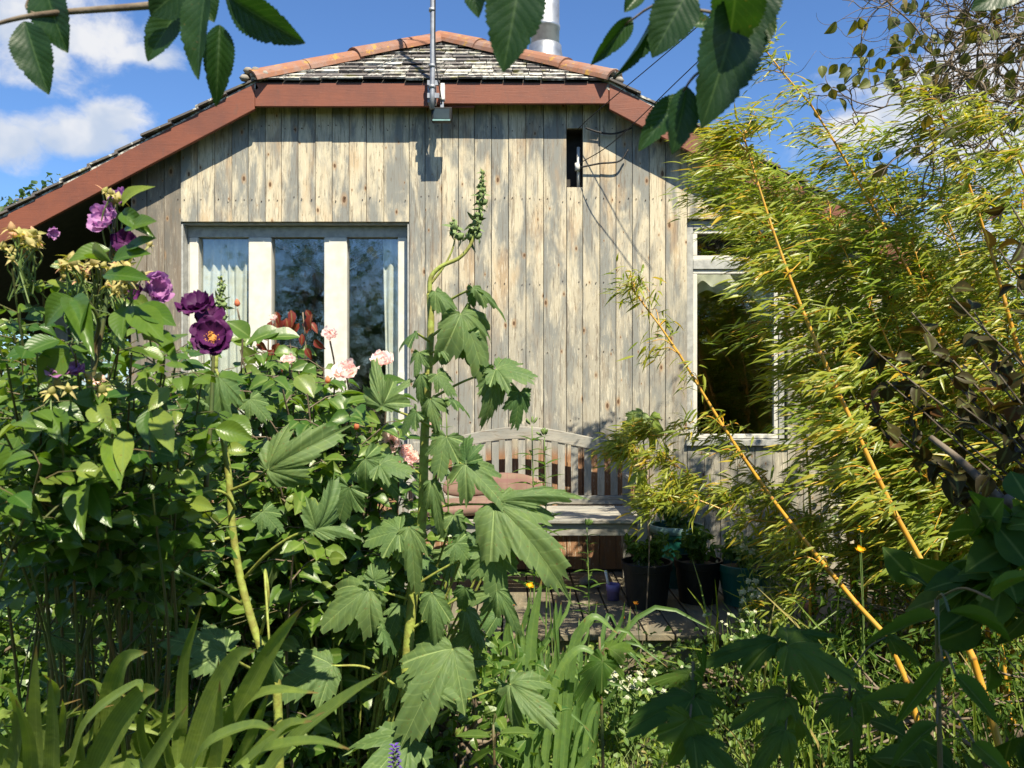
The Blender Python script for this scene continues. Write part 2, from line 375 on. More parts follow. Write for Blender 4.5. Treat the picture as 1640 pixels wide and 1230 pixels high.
M = {}
M['clad'] = wood_mat('weathered cladding', (0.57, 0.50, 0.36), (0.245, 0.245, 0.22), (0.46, 0.29, 0.14), low=(0.30, 0.125, 0.042))
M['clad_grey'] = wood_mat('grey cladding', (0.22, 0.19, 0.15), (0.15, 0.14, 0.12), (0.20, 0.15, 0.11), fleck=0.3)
M['bench'] = wood_mat('silvered teak', (0.36, 0.34, 0.29), (0.25, 0.25, 0.225), (0.27, 0.23, 0.17), axis='z', knots=False, fleck=0.3)
M['bench_x'] = wood_mat('silvered teak rail', (0.36, 0.34, 0.29), (0.25, 0.25, 0.225), (0.27, 0.23, 0.17), axis='x', knots=False, fleck=0.3)
M['deck'] = wood_mat('deck board', (0.21, 0.18, 0.12), (0.14, 0.13, 0.095), (0.16, 0.12, 0.07), axis='y', knots=False, fleck=0.2)
def fascia_mat():
    m, t, p, out = new_mat('red brown painted timber'); pos = objco(t)
    g = NOISE(t, VM(t, 'MULTIPLY', pos, (.06, 1, 1)).outputs[0], 130, 4, .7, .6); n1 = NOISE(t, pos, 4, 6, .7); n2 = NOISE(t, VM(t, 'MULTIPLY', pos, (1, 1, .25)).outputs[0], 26, 5, .7)
    col = MIXC(t, RANGE(t, n1, .35, .7), (0.215, 0.066, 0.034), (0.155, 0.052, 0.032))
    col = MIXC(t, MATH(t, 'MULTIPLY', RANGE(t, g, .52, .66), .35), col, (0.12, 0.042, 0.026))
    col = MIXC(t, MATH(t, 'MULTIPLY', RANGE(t, n2, .58, .70), .45), col, (0.13, 0.065, 0.045))
    col = MIXC(t, MATH(t, 'MULTIPLY', RANGE(t, NOISE(t, pos, 70, 4, .7), .67, .71), .6), col, (0.34, 0.20, 0.14))
    setin(t, p, 'Base Color', col); p.inputs['Roughness'].default_value = .62; bump(t, p, g, .4, .003); return m
M['fascia'] = fascia_mat()
M['frame'] = simple_mat('weathered cream paint', (0.66, 0.64, 0.57), 0.6, (0.56, 0.54, 0.47), 12, b=0.15, bs=90)
M['frame_grey'] = simple_mat('greyed paint', (0.42, 0.42, 0.39), 0.65, (0.30, 0.30, 0.28), 25, b=0.2, bs=90)
M['curtain'] = simple_mat('white curtain', (0.72, 0.74, 0.70), 0.9, (0.62, 0.65, 0.62), 15, b=0.0)
M['dark'] = simple_mat('dark interior', (0.055, 0.05, 0.045), 0.9, b=0.0)
M['slate'] = None
M['metal'] = simple_mat('dull steel', (0.42, 0.44, 0.46), 0.42, (0.30, 0.31, 0.32), 14, metal=0.75, b=0.1)
M['mast'] = simple_mat('galvanised mast', (0.35, 0.37, 0.40), 0.5, (0.25, 0.26, 0.29), 18, metal=0.4, b=0.05)
M['black'] = simple_mat('black plastic', (0.012, 0.012, 0.012), 0.5, (0.02, 0.02, 0.019), 6, b=0.08, bs=30, spec=0.25)
M['cable'] = simple_mat('black cable', (0.015, 0.014, 0.014), 0.6, b=0.0)
M['green_pot'] = simple_mat('green glazed plastic', (0.012, 0.10, 0.075), 0.35, (0.008, 0.055, 0.045), 6, b=0.05)
M['rim'] = simple_mat('pale turquoise rim', (0.20, 0.36, 0.34), 0.5, b=0.0)
M['purple'] = simple_mat('purple plastic', (0.24, 0.19, 0.44), 0.45, (0.20, 0.15, 0.36), 20, b=0.02)
M['white'] = simple_mat('white plastic', (0.75, 0.75, 0.72), 0.5, (0.6, 0.6, 0.57), 20, b=0.02)
M['stone'] = simple_mat('stone', (0.30, 0.27, 0.23), 0.85, (0.18, 0.16, 0.13), 25, b=0.4)
M['terra'] = simple_mat('terracotta', (0.32, 0.12, 0.06), 0.8, (0.24, 0.10, 0.06), 20, b=0.2)
M['soil'] = simple_mat('soil', (0.045, 0.032, 0.02), 0.95, (0.09, 0.07, 0.04), 9, b=0.8, bs=30)
M['bark'] = simple_mat('bark', (0.10, 0.075, 0.05), 0.9, (0.17, 0.14, 0.10), 20, b=0.5, bs=60)
M['twig'] = simple_mat('brown twig', (0.12, 0.085, 0.055), 0.8, (0.20, 0.16, 0.11), 30, b=0.3, bs=120)
M['cane'] = simple_mat('rose cane', (0.07, 0.11, 0.03), 0.55, (0.13, 0.09, 0.04), 12, b=0.2)
M['mstem'] = simple_mat('mallow stem', (0.30, 0.36, 0.07), 0.6, (0.22, 0.21, 0.045), 55, b=0.4, bs=110)
M['gstem'] = simple_mat('green stem', (0.10, 0.17, 0.035), 0.6, (0.14, 0.19, 0.05), 15, b=0.1)
M['budgreen'] = simple_mat('downy bud green', (0.19, 0.26, 0.09), 0.8, (0.12, 0.18, 0.06), 150, b=0.3, bs=300)
M['lens'] = simple_mat('lamp glass', (0.05, 0.065, 0.06), 0.12, (0.03, 0.04, 0.04), 8, b=0.0)

def slate_mat():
    m, t, p, out = new_mat('lichened slate'); u, v, ve, rn = attr(t); pos = objco(t)
    base = MIXC(t, rn, (0.10, 0.09, 0.085), (0.20, 0.175, 0.15))
    n1 = NOISE(t, pos, 22, 6, 0.7); n2 = NOISE(t, VM(t, 'ADD', pos, (4, 1, 7)).outputs[0], 9, 5, 0.6)
    col = MIXC(t, RANGE(t, MATH(t, 'ADD', n1, MATH(t, 'MULTIPLY', MATH(t, 'SUBTRACT', rn, .5), .2)), 0.50, 0.57), base, (0.52, 0.51, 0.45))
    col = MIXC(t, MATH(t, 'MULTIPLY', RANGE(t, n2, 0.58, 0.66), 0.8), col, (0.17, 0.16, 0.05))
    setin(t, p, 'Base Color', col); p.inputs['Roughness'].default_value = 0.85; bump(t, p, n1, 0.5, 0.01); return m
M['slate'] = slate_mat()
def tile_mat():
    m, t, p, out = new_mat('ridge tile'); u, v, ve, rn = attr(t); pos = objco(t)
    base = MIXC(t, rn, (0.30, 0.125, 0.065), (0.22, 0.115, 0.078))
    n1 = NOISE(t, pos, 8, 6, 0.7); n2 = NOISE(t, VM(t, 'ADD', pos, (4, 1, 7)).outputs[0], 13, 6, 0.7)
    col = MIXC(t, MATH(t, 'MULTIPLY', RANGE(t, n1, 0.46, 0.62), 0.75), base, (0.26, 0.17, 0.14))
    col = MIXC(t, MATH(t, 'MULTIPLY', RANGE(t, n2, 0.57, 0.64), 0.85), col, (0.42, 0.24, 0.04))
    n3 = NOISE(t, VM(t, 'ADD', pos, (9, 2, 3)).outputs[0], 30, 6, 0.7)
    col = MIXC(t, MATH(t, 'MULTIPLY', RANGE(t, n3, 0.60, 0.66), 0.7), col, (0.13, 0.10, 0.07))
    setin(t, p, 'Base Color', col); p.inputs['Roughness'].default_value = 0.85; bump(t, p, n2, 0.4, 0.01); return m
M['tile'] = tile_mat()
def glass_mat():
    m, t, p, out = new_mat('window glass')
    t.nodes.remove(p)
    tr = N(t, 'ShaderNodeBsdfTransparent'); tr.inputs[0].default_value = (0.96, 0.97, 0.94, 1)
    gl = N(t, 'ShaderNodeBsdfGlossy'); gl.inputs['Roughness'].default_value = 0.015; gl.inputs[0].default_value = (1, 1, 1, 1)
    b = N(t, 'ShaderNodeBump'); b.inputs['Strength'].default_value = 0.02; b.inputs['Distance'].default_value = 0.01
    t.links.new(NOISE(t, objco(t), 14, 4, 0.6, 0.6), b.inputs['Height']); t.links.new(b.outputs[0], gl.inputs['Normal'])
    ge = N(t, 'ShaderNodeNewGeometry'); cs = MATH(t, 'ABSOLUTE', VM(t, 'DOT_PRODUCT', ge.outputs['Normal'], ge.outputs['Incoming']).outputs['Value'])
    frv = MATH(t, 'ADD', MATH(t, 'MULTIPLY', MATH(t, 'POWER', MATH(t, 'SUBTRACT', 1.0, cs), 5.0), 0.85), 0.12)
    mx = N(t, 'ShaderNodeMixShader'); t.links.new(frv, mx.inputs[0])
    t.links.new(tr.outputs[0], mx.inputs[1]); t.links.new(gl.outputs[0], mx.inputs[2]); t.links.new(mx.outputs[0], out.inputs[0]); return m
M['glass'] = glass_mat()
def tartan_mat():
    m, t, p, out = new_mat('checked cushion cloth'); pos = objco(t); s = N(t, 'ShaderNodeSeparateXYZ'); t.links.new(pos, s.inputs[0])
    def line(v, k, w, ph=0.0):
        f = MATH(t, 'FRACT', MATH(t, 'ADD', MATH(t, 'MULTIPLY', v, k), ph)); return RANGE(t, MATH(t, 'ABSOLUTE', MATH(t, 'SUBTRACT', f, 0.5)), w, w * 0.5)
    col = MIXC(t, RANGE(t, NOISE(t, pos, 9, 3), 0.4, 0.6), (0.23, 0.15, 0.11), (0.19, 0.12, 0.085))
    for (c, k, w, ph) in ((s.outputs[0], 17, .08, 0), (s.outputs[2], 30, .10, .2), (s.outputs[1], 17, .08, .4)):
        col = MIXC(t, MATH(t, 'MULTIPLY', line(c, k, w, ph), 0.6), col, (0.20, 0.10, 0.09))
    setin(t, p, 'Base Color', col); p.inputs['Roughness'].default_value = 0.95; bump(t, p, NOISE(t, pos, 300, 2), 0.3, 0.002); return m
M['tartan'] = tartan_mat()
def culm_mat():
    m, t, p, out = new_mat('golden bamboo culm'); u, v, ve, rn = attr(t); pos = objco(t)
    col = MIXC(t, RANGE(t, NOISE(t, pos, 13, 4), 0.35, 0.7), (0.60, 0.29, 0.028), (0.50, 0.31, 0.05))
    col = MIXC(t, MATH(t, 'MULTIPLY', ve, 0.75), col, (0.22, 0.10, 0.03))
    gs = MATH(t, 'MULTIPLY', RANGE(t, MATH(t, 'ABSOLUTE', MATH(t, 'SUBTRACT', u, 0.35)), 0.07, 0.04), RANGE(t, NOISE(t, pos, 5, 2), 0.5, 0.55))
    col = MIXC(t, MATH(t, 'MULTIPLY', gs, 0.6), col, (0.22, 0.26, 0.05))
    setin(t, p, 'Base Color', col); p.inputs['Roughness'].default_value = 0.32; return m
M['culm'] = culm_mat()
def petal_mat(name, c1, c2, tr_=0.35, edge=None):
    m = leaf_mat(name, c1, c2, 0.6, tr_, (1.4, 1.2, 1.4), vein=c2, vamt=0.0, spec=0.25, mott=0.35)
    return m
M['lilac'] = petal_mat('lilac petal', (0.36, 0.15, 0.38), (0.52, 0.29, 0.54))
M['plum'] = petal_mat('deep purple petal', (0.055, 0.007, 0.058), (0.10, 0.016, 0.105), 0.2)
M['pink'] = petal_mat('pale pink petal', (0.84, 0.68, 0.63), (0.88, 0.79, 0.74))
M['budred'] = petal_mat('red pink bud', (0.60, 0.12, 0.12), (0.70, 0.30, 0.14))
M['yellow'] = petal_mat('yellow petal', (0.85, 0.60, 0.02), (0.80, 0.50, 0.02))
M['orange'] = petal_mat('orange petal', (0.80, 0.30, 0.03), (0.75, 0.42, 0.05))
M['stamen'] = simple_mat('golden stamens', (0.62, 0.30, 0.04), 0.8, (0.45, 0.16, 0.05), 200, b=0.0)
M['white_fl'] = petal_mat('cream flower', (0.46, 0.49, 0.34), (0.58, 0.60, 0.48), 0.2)
M['violet'] = petal_mat('violet blue flower', (0.10, 0.05, 0.32), (0.16, 0.08, 0.42), 0.2)
M['calyx'] = leaf_mat('faded calyx', (0.50, 0.40, 0.18), (0.30, 0.32, 0.10), 0.7, 0.25, vamt=0, c3=(0.52, 0.28, 0.18))
M['rose'] = leaf_mat('rose leaf', (0.038, 0.100, 0.014), (0.125, 0.200, 0.024), 0.34, 0.30, vein=(0.14, 0.22, 0.06), vamt=0.5, side=0.22, sidek=9, c3=(0.17, 0.23, 0.04), spec=0.5)
M['rose2'] = leaf_mat('rose leaf further', (0.036, 0.098, 0.014), (0.120, 0.195, 0.028), 0.38, 0.28, vamt=0.4, c3=(0.13, 0.19, 0.04))
M['redleaf'] = leaf_mat('young red leaf', (0.14, 0.022, 0.016), (0.20, 0.04, 0.025), 0.35, 0.3, (1.6, 1.0, 0.8), vamt=0.3)
M['mallow'] = leaf_mat('mallow leaf', (0.062, 0.128, 0.040), (0.115, 0.180, 0.062), 0.60, 0.27, vein=(0.30, 0.40, 0.15), vamt=0.85, side=0.25, sidek=6.5, spec=0.3, mott=0.5)
M['elm'] = leaf_mat('overhanging leaf', (0.013, 0.044, 0.010), (0.026, 0.070, 0.015), 0.42, 0.30, (2.0, 2.2, 0.5), vein=(0.10, 0.17, 0.06), vamt=0.5, side=0.22, sidek=10)
M['bamboo'] = leaf_mat('bamboo leaf', (0.16, 0.225, 0.026), (0.36, 0.38, 0.048), 0.38, 0.46, (1.5, 1.45, 0.4), vamt=0.0, c3=(0.46, 0.34, 0.03), mott=0.3)
M['bamboo2'] = leaf_mat('bamboo leaf greener', (0.14, 0.22, 0.024), (0.33, 0.37, 0.042), 0.40, 0.46, (1.5, 1.6, 0.4), vamt=0.0, c3=(0.30, 0.24, 0.03), mott=0.3)
M['strap'] = leaf_mat('strap leaf', (0.10, 0.165, 0.028), (0.17, 0.235, 0.045), 0.5, 0.30, vamt=0.25, mott=0.8, tip=True)
M['iris'] = leaf_mat('iris blade', (0.060, 0.140, 0.040), (0.12, 0.215, 0.058), 0.48, 0.34, vamt=0.2, mott=0.7, tip=True)
M['grass'] = leaf_mat('grass', (0.11, 0.19, 0.03), (0.24, 0.30, 0.05), 0.5, 0.35, vamt=0.0, c3=(0.36, 0.30, 0.12))
M['weed'] = leaf_mat('low green leaf', (0.06, 0.13, 0.025), (0.15, 0.23, 0.05), 0.5, 0.3, vamt=0.2, c3=(0.22, 0.28, 0.06))
M['hazel'] = leaf_mat('contorted hazel leaf', (0.085, 0.105, 0.022), (0.15, 0.17, 0.035), 0.5, 0.4, (1.6, 1.3, 0.4), vamt=0.3, c3=(0.17, 0.12, 0.03))
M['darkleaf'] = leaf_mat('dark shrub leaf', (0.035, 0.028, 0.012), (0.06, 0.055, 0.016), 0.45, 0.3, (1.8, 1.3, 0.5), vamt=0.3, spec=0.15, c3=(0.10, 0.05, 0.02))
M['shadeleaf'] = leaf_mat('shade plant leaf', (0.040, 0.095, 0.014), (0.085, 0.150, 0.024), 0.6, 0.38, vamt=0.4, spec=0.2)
M['hedge'] = leaf_mat('hedge leaf', (0.035, 0.085, 0.016), (0.075, 0.130, 0.024), 0.45, 0.3, vamt=0.2, c3=(0.16, 0.19, 0.03))
M['treeleaf'] = leaf_mat('tree leaf', (0.03, 0.075, 0.018), (0.06, 0.11, 0.025), 0.5, 0.3, vamt=0.0)

def ground_mat():
    m, t, p, out = new_mat('earth and moss'); pos = objco(t)
    n1 = NOISE(t, pos, 3.5, 6, 0.65); n2 = NOISE(t, pos, 30, 5, 0.7)
    col = MIXC(t, RANGE(t, n1, 0.42, 0.58), (0.055, 0.042, 0.026), (0.05, 0.085, 0.022))
    col = MIXC(t, MATH(t, 'MULTIPLY', RANGE(t, n2, 0.5, 0.65), 0.6), col, (0.11, 0.13, 0.045))
    setin(t, p, 'Base Color', col); p.inputs['Roughness'].default_value = 0.95; bump(t, p, n2, 0.8, 0.03); return m
M['ground'] = ground_mat()

# ================================================================== SETTING: ground and deck
g = Geo(); n = 60
xs = np.concatenate([[-400, -60, -15], np.linspace(-5, 5, n), [15, 60, 400]]); ys = np.concatenate([[-400, -60, -15], np.linspace(-3, 8, n), [15, 60, 400]])
X, Y = np.meshgrid(xs, ys); Z = 0.03 * np.sin(X * 2.3 + 1) * np.cos(Y * 1.9) + 0.012 * np.sin(X * 9) * np.sin(Y * 8)
Z[(np.abs(X) > 5) | (Y > 8) | (Y < -3)] = 0
V = np.stack([X, Y, Z - 0.02], -1).reshape(-1, 3); nx = len(xs)
F = [(j * nx + i, j * nx + i + 1, (j + 1) * nx + i + 1, (j + 1) * nx + i) for j in range(len(ys) - 1) for i in range(nx - 1)]
g.add(V, F); tag(g.build('ground', M['ground'], smooth=True), kind='structure')

WALL = 5.30       # depth of the cladding face
DZ = 0.22
g = Geo()
x = -1.75
while x < 2.35:
    w = 0.142; dz = rs.uniform(-0.002, 0.002)
    g.box(x, x + w - 0.009, 3.98 + rs.uniform(-.008, .008), WALL + 0.05, DZ - 0.03 + dz, DZ + dz, rnd=rs.rand()); x += w
g.box(-1.75, 2.35, 4.03, 4.07, 0.02, DZ - 0.034); 
for xx in (-1.2, 0.1, 1.3): g.box(xx, xx + .05, 4.08, 5.2, 0.02, DZ - 0.035)
tag(g.build('deck', M['deck'], bevel=0.003), kind='structure')

# ================================================================== HOUSE
RX0, RX1 = -1.64, 0.62                 # ends of the level eave of the half hip
EZ = 3.38                              # top of that eave
SL = math.tan(R(28.0))
RIDX = 0.5 * (RX0 + RX1)
def roof_top(x):
    if x < RX0: return EZ - (RX0 - x) * SL
    if x > RX1: return EZ - (x - RX1) * SL
    return EZ
house = thing('wooden_house', (RIDX, WALL, 0), 'single storey house clad in weathered vertical boards under a half hipped roof', 'house')
WX0, WX1 = -2.50, 2.42
W1 = (-2.165, -0.672, 1.02, 2.51)      # big window opening x0,x1,z0,z1
W2 = (1.145, 1.80, 1.06, 2.53)
VT = (0.357, 0.462, 2.735, 3.12)       # slot in the cladding
holes = [W1, W2, VT]
gl_, gg = Geo(), Geo()
x = WX0; edges = []
special = [W1[0], W1[1], W2[0], W2[1], VT[0], VT[1]]
while x < WX1 - 0.02:
    w = 0.110 + rs.uniform(-.006, .006)
    nx_ = x + w
    for sp in special:
        if abs(nx_ - sp) < 0.056: nx_ = sp
    edges.append((x, min(nx_, WX1))); x = nx_
for (a, b) in edges:
    mid = 0.5 * (a + b); top = lambda xx: roof_top(xx) - 0.08
    segs = [[DZ + 0.02, None]]
    for (h0, h1, z0, z1) in holes:
        if h0 - .01 < mid < h1 + .01:
            new = []
            for s_ in segs:
                new += [[s_[0], z0], [z1, s_[1]]]
            segs = new
    segs = [s_ for s_ in segs if s_[1] is None or s_[1] > s_[0]]
    rn_ = rs.rand(); dy = rs.uniform(0, 0.006)
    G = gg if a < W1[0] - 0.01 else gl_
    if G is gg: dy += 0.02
    for (z0, z1) in segs:
        a2, b2 = a + 0.0018, b - 0.0018
        j = 0 if z1 else 0
        zt = (z1, z1) if z1 else (top(a2), top(b2))
        if z1 is None and a2 < RX0 < b2 or z1 is None and a2 < RX1 < b2: pass
        G.prism([(a2, z0), (b2, z0), (b2, zt[1]), (a2, zt[0])], WALL + dy, WALL + 0.024 + dy, rnd=rn_)
gl_.build('cladding', M['clad'], house, bevel=0.002)
gg.build('cladding', M['clad_grey'], house, bevel=0.002)
nl_ = Geo()
for (a, b) in edges:
    for zc_ in (3.13, 2.66, 2.1, 1.66, 1.22, .62):
        for xx in (a + .025, b - .025):
            zz = zc_ + rs.normal(0, .012)
            if zz > roof_top(xx) - .2 or rs.rand() < .25 or any(h[0] - .03 < xx < h[1] + .03 and h[2] - .02 < zz < h[3] + .02 for h in holes): continue
            nl_.lathe([(0, -.001), (.0034, -.001), (.0034, .009)], (xx, WALL + (.02 if a < W1[0] - .01 else 0) - .0015, zz), 7, axis=(0, 1, 0))
nl_ = nl_.build('nails', simple_mat('rusty nail', (0.06, 0.03, 0.018), .8, b=0), house); nl_['kind'] = 'stuff'
# inner wall behind the boards, with openings, and the side and rear walls
g = Geo()
yb0, yb1 = WALL + 0.034, WALL + 0.15
def wallpiece(x0, x1, z0, z1=None):
    if z1 is not None: g.box(x0, x1, yb0, yb1, z0, z1)
    else:
        cuts = sorted([x0, x1] + [c for c in (RX0, RX1) if x0 < c < x1])
        for a, b in zip(cuts[:-1], cuts[1:]):
            g.prism([(a, z0), (b, z0), (b, roof_top(b) - .1), (a, roof_top(a) - .1)], yb0, yb1)
wallpiece(WX0, W1[0], 0.1); wallpiece(W1[0], W1[1], 0.1, W1[2]); wallpiece(W1[0], W1[1], W1[3]); wallpiece(W1[1], VT[0], 0.1)
wallpiece(VT[0], VT[1], 0.1, VT[2]); wallpiece(VT[0], VT[1], VT[3]); wallpiece(VT[1], W2[0], 0.1)
wallpiece(W2[0], W2[1], 0.1, W2[2]); wallpiece(W2[0], W2[1], W2[3]); wallpiece(W2[1], WX1, 0.1)
g.box(WX0, WX0 + 0.1, yb1, 11, 0.1, 2.85); g.box(WX1 - 0.1, WX1, yb1, 11, 0.1, 2.4); g.box(WX0, WX1, 11, 11.1, 0.1, 2.3)
g.box(VT[0] - .02, VT[1] + .02, yb1 + .002, yb1 + .05, VT[2] - .02, VT[3] + .02)
g.box(WX0 + .1, WX1 - .1, yb1, 11, 0.1, 0.2); g.prism([(WX0, 2.2), (WX1, 2.2), (WX1, roof_top(WX1) - .1), (RIDX, EZ + (RX1 - RX0) / 2 * SL - .1), (WX0, roof_top(WX0) - .1)], 10.95, 11.05)
g.build('wall', M['dark'], house)
# corner boards of the reveal
g = Geo(); 
g.box(W1[0] - 0.0, W1[1], WALL + .03, WALL + .14, W1[3] - .012, W1[3] - .001)
g.box(W1[1] - .012, W1[1] - .001, WALL + .012, WALL + .14, W1[2], W1[3] - .014)
g.box(W1[0] + .001, W1[0] + .012, WALL + .012, WALL + .14, W1[2], W1[3] - .014)
g.build('window_reveal', M['frame_grey'], house)

# roof slabs
def slab(pts, th, name, mat, nrm=None):
    g = Geo(); pts = np.array(pts, float)
    nn = unit(np.cross(pts[1] - pts[0], pts[-1] - pts[0])); 
    if nn[2] < 0: nn = -nn
    k = len(pts); V = np.vstack([pts, pts - nn * th])
    F = [(i, (i + 1) % k, k + (i + 1) % k, k + i) for i in range(k)]
    F3 = []
    for i in range(1, k - 1): F3 += [(0, i, i + 1), (k, k + i + 1, k + i)]
    g.add(V, F, F3); return g.build(name, mat, house)
FY = 5.175                               # front plane of the roof verge
RZ = EZ + (RX1 - RX0) / 2 * SL          # ridge height
RY = FY + 0.84                          # where the hip meets the ridge
LX, RX = -4.25, 3.1
zl, zr = roof_top(LX), roof_top(RX)
slab([(LX, FY, zl), (RX0, FY, EZ), (RIDX, RY, RZ), (RIDX, 11.4, RZ), (LX, 11.4, zl)], 0.05, 'roof', M['slate'])
slab([(RX, FY, zr), (RX1, FY, EZ), (RIDX, RY, RZ), (RIDX, 11.4, RZ), (RX, 11.4, zr)], 0.05, 'roof', M['slate'])
slab([(RX0, FY, EZ - .01), (RX1, FY, EZ - .01), (RIDX, RY, RZ - .01)], 0.04, 'roof', M['dark'])
# slates on the hip and along the verges
g = Geo()
A0 = np.array([RX0, FY, EZ]); A1 = np.array([RX1, FY, EZ]); AP = np.array([RIDX, RY, RZ])
up = (AP - 0.5 * (A0 + A1)); ul = np.linalg.norm(up); up = up / ul; nrm = np.cross([1, 0, 0], up)
rows = 11
for r in range(rows):
    f = r / rows; hw = (RX1 - RX0) / 2 * (1 - f) ; s0 = f * ul
    x = RIDX - hw - rs.uniform(0, .12)
    while x < RIDX + hw:
        w = rs.uniform(.09, .17); xa, xb = max(x, RIDX - hw - .02), min(x + w - .006, RIDX + hw + .02)
        if xb - xa > 0.02:
            j = rs.uniform(-.014, .014); th = rs.uniform(.008, .02); lift = rs.uniform(.0, .008); ln = ul / rows * 1.5
            b0 = np.array([0, FY, EZ]) + up * (s0 - (.010 if r == 0 else .035) + (j * .3 if r == 0 else j)); b1 = b0 + up * ln
            q = []
            for (yy, hh) in ((b0, .022 + lift), (b1, .006)):
                for xx in (xa, xb): q.append(np.array([xx, yy[1], yy[2]]) + nrm * hh)
            q += [p_ - nrm * th for p_ in q]
            g.add(q, [(0, 1, 3, 2), (4, 6, 7, 5), (0, 4, 5, 1), (2, 3, 7, 6), (0, 2, 6, 4), (1, 5, 7, 3)], rnd=rs.rand())
        x += w
g.build('roof_slates', M['slate'], house)
g = Geo()
for sgn, xa, xe in ((-1, RX0, LX), (1, RX1, RX)):
    L = abs(xe - xa); k = int(L / 0.17)
    for i in range(k):
        x0 = xa + sgn * i * L / k; x1 = xa + sgn * (i + 1.12) * L / k
        for row in range(3):
            yy = FY - .02 + row * .3 + rs.uniform(-.012, .012); h0, h1 = .012 + rs.uniform(0, .006), .03 + rs.uniform(0, .008)
            q = [(x0, yy, roof_top(x0) + h0), (x1, yy, roof_top(x1) + h1), (x1, yy + .3, roof_top(x1) + h1), (x0, yy + .3, roof_top(x0) + h0)]
            q += [(a, b, c - .014) for a, b, c in q]
            g.add(q, [(0, 1, 2, 3), (4, 7, 6, 5), (0, 4, 5, 1), (1, 5, 6, 2), (2, 6, 7, 3), (3, 7, 4, 0)], rnd=rs.rand() * .5)
    g.build('verge_slates', M['slate'], house); g = Geo()
# ridge and hip tiles
def tiles(a, b, ln=0.36, rad=0.10):
    a, b = np.array(a, float), np.array(b, float); L = np.linalg.norm(b - a); d = (b - a) / L; k = max(1, int(round(L / ln)))
    side = unit(np.cross(d, [0, 0, 1])); upv = unit(np.cross(side, d))
    for i in range(k):
        g = Geo(); p0 = a + d * (i * L / k - .012); p1 = a + d * ((i + 1) * L / k + .02); r0, r1 = rad * (1.06 + rs.uniform(-.03, .05)), rad * (0.96 + rs.uniform(-.03, .03))
        jit = rs.uniform(-.006, .008)
        m_ = 11; V = []
        for (pp, rr) in ((p0, r0), (p1, r1)):
            for th in (0, .018):
                for j in range(m_):
                    an = R(-95 + 190 * j / (m_ - 1)); V.append(pp + side * math.sin(an) * (rr - th) + upv * (math.cos(an) * (rr - th) * .78 - .018 + jit))
        F = []
        for j in range(m_ - 1):
            F += [(j, j + 1, 2 * m_ + j + 1, 2 * m_ + j), (m_ + j, 3 * m_ + j, 3 * m_ + j + 1, m_ + j + 1), (j, m_ + j, m_ + j + 1, j + 1), (2 * m_ + j, 2 * m_ + j + 1, 3 * m_ + j + 1, 3 * m_ + j)]
        F += [(0, 2 * m_, 3 * m_, m_), (m_ - 1, 2 * m_ - 1, 4 * m_ - 1, 3 * m_ - 1)]
        g.add(V, F, rnd=rs.rand()); g.build('ridge_tile', M['tile'], house, smooth=False)
off = np.array([0, 0, .015])
tiles(A0 + [-.02, .02, 0] + off, AP + off); tiles(A1 + [.03, .02, 0] + off, AP + off); tiles(AP + off, np.array([RIDX, 9.0, RZ]) + off)
for e, sg in ((A0, -1), (A1, 1)):
    g = Geo()
    for k in range(9):
        c = e + np.array([sg * .0 + rs.uniform(-.07, .07), .03 + rs.uniform(-.05, .03), .035 + rs.uniform(-.03, .04)])
        g.lathe([(0, -.02), (.022, -.016), (.032, 0), (.02, .018), (0, .022)], c, 9)
    g.build('mortar', M['stone'], house, smooth=True)
# fascia / barge boards
def barge(xa, xb, drop, y0, y1, dz=0.0):
    g = Geo(); g.prism([(xa, roof_top(xa) - drop + dz), (xb, roof_top(xb) - drop + dz), (xb, roof_top(xb) - .012), (xa, roof_top(xa) - .012)], y0, y1); g.build('fascia_board', M['fascia'], house, bevel=.004)
barge(RX0, -.50, .158, FY, FY + .028); barge(-.495, RX1 - .004, .140, FY + .001, FY + .029)
barge(-.505, -.24, .158, FY + .030, FY + .04)
barge(LX, RX0 - .001, .178, FY - .002, FY + .026); barge(RX1, RX, .178, FY - .002, FY + .026)
g = Geo(); g.prism([(LX, roof_top(LX) - .10), (RX0, EZ - .10), (RX0, EZ - .075), (LX, roof_top(LX) - .075)], FY + .041, 8.0); g.build('soffit', M['dark'], house); g = Geo(); g.prism([(RX1, EZ - .10), (RX, roof_top(RX) - .10), (RX, roof_top(RX) - .075), (RX1, EZ - .075)], FY + .041, 8.0)
g.build('soffit', M['dark'], house)
g = Geo(); g.box(-4.2, -2.52, 6.3, 6.4, 2.36, 2.50); g.box(-3.55, -3.45, 6.3, 6.4, 0, 2.36); g.box(-4.2, -4.1, 5.6, 5.7, 0, 1.95); g.build('porch_beam', M['frame_grey'], house)
g = Geo(); g.box(-4.25, -2.5, 9, 9.1, 0, 2.6); g.build('porch_wall', M['dark'], house)
# steel flue
fl = P(873, 40, 6.35); g = Geo()
g.lathe([(.112, -.9), (.112, .02), (.118, .025), (.118, .05), (.112, .055), (.112, .9), (.118, .905), (.118, .94), (.112, .945), (.112, 1.3), (0, 1.3)], (fl[0], fl[1], fl[2] - .16 + .1), 32)
g.lathe([(.113, 0.0), (.128, -.01), (.132, -.06), (.15, -.14)], (fl[0], fl[1], fl[2] - .16), 32)
g.build('flue', M['metal'], house, smooth=True)

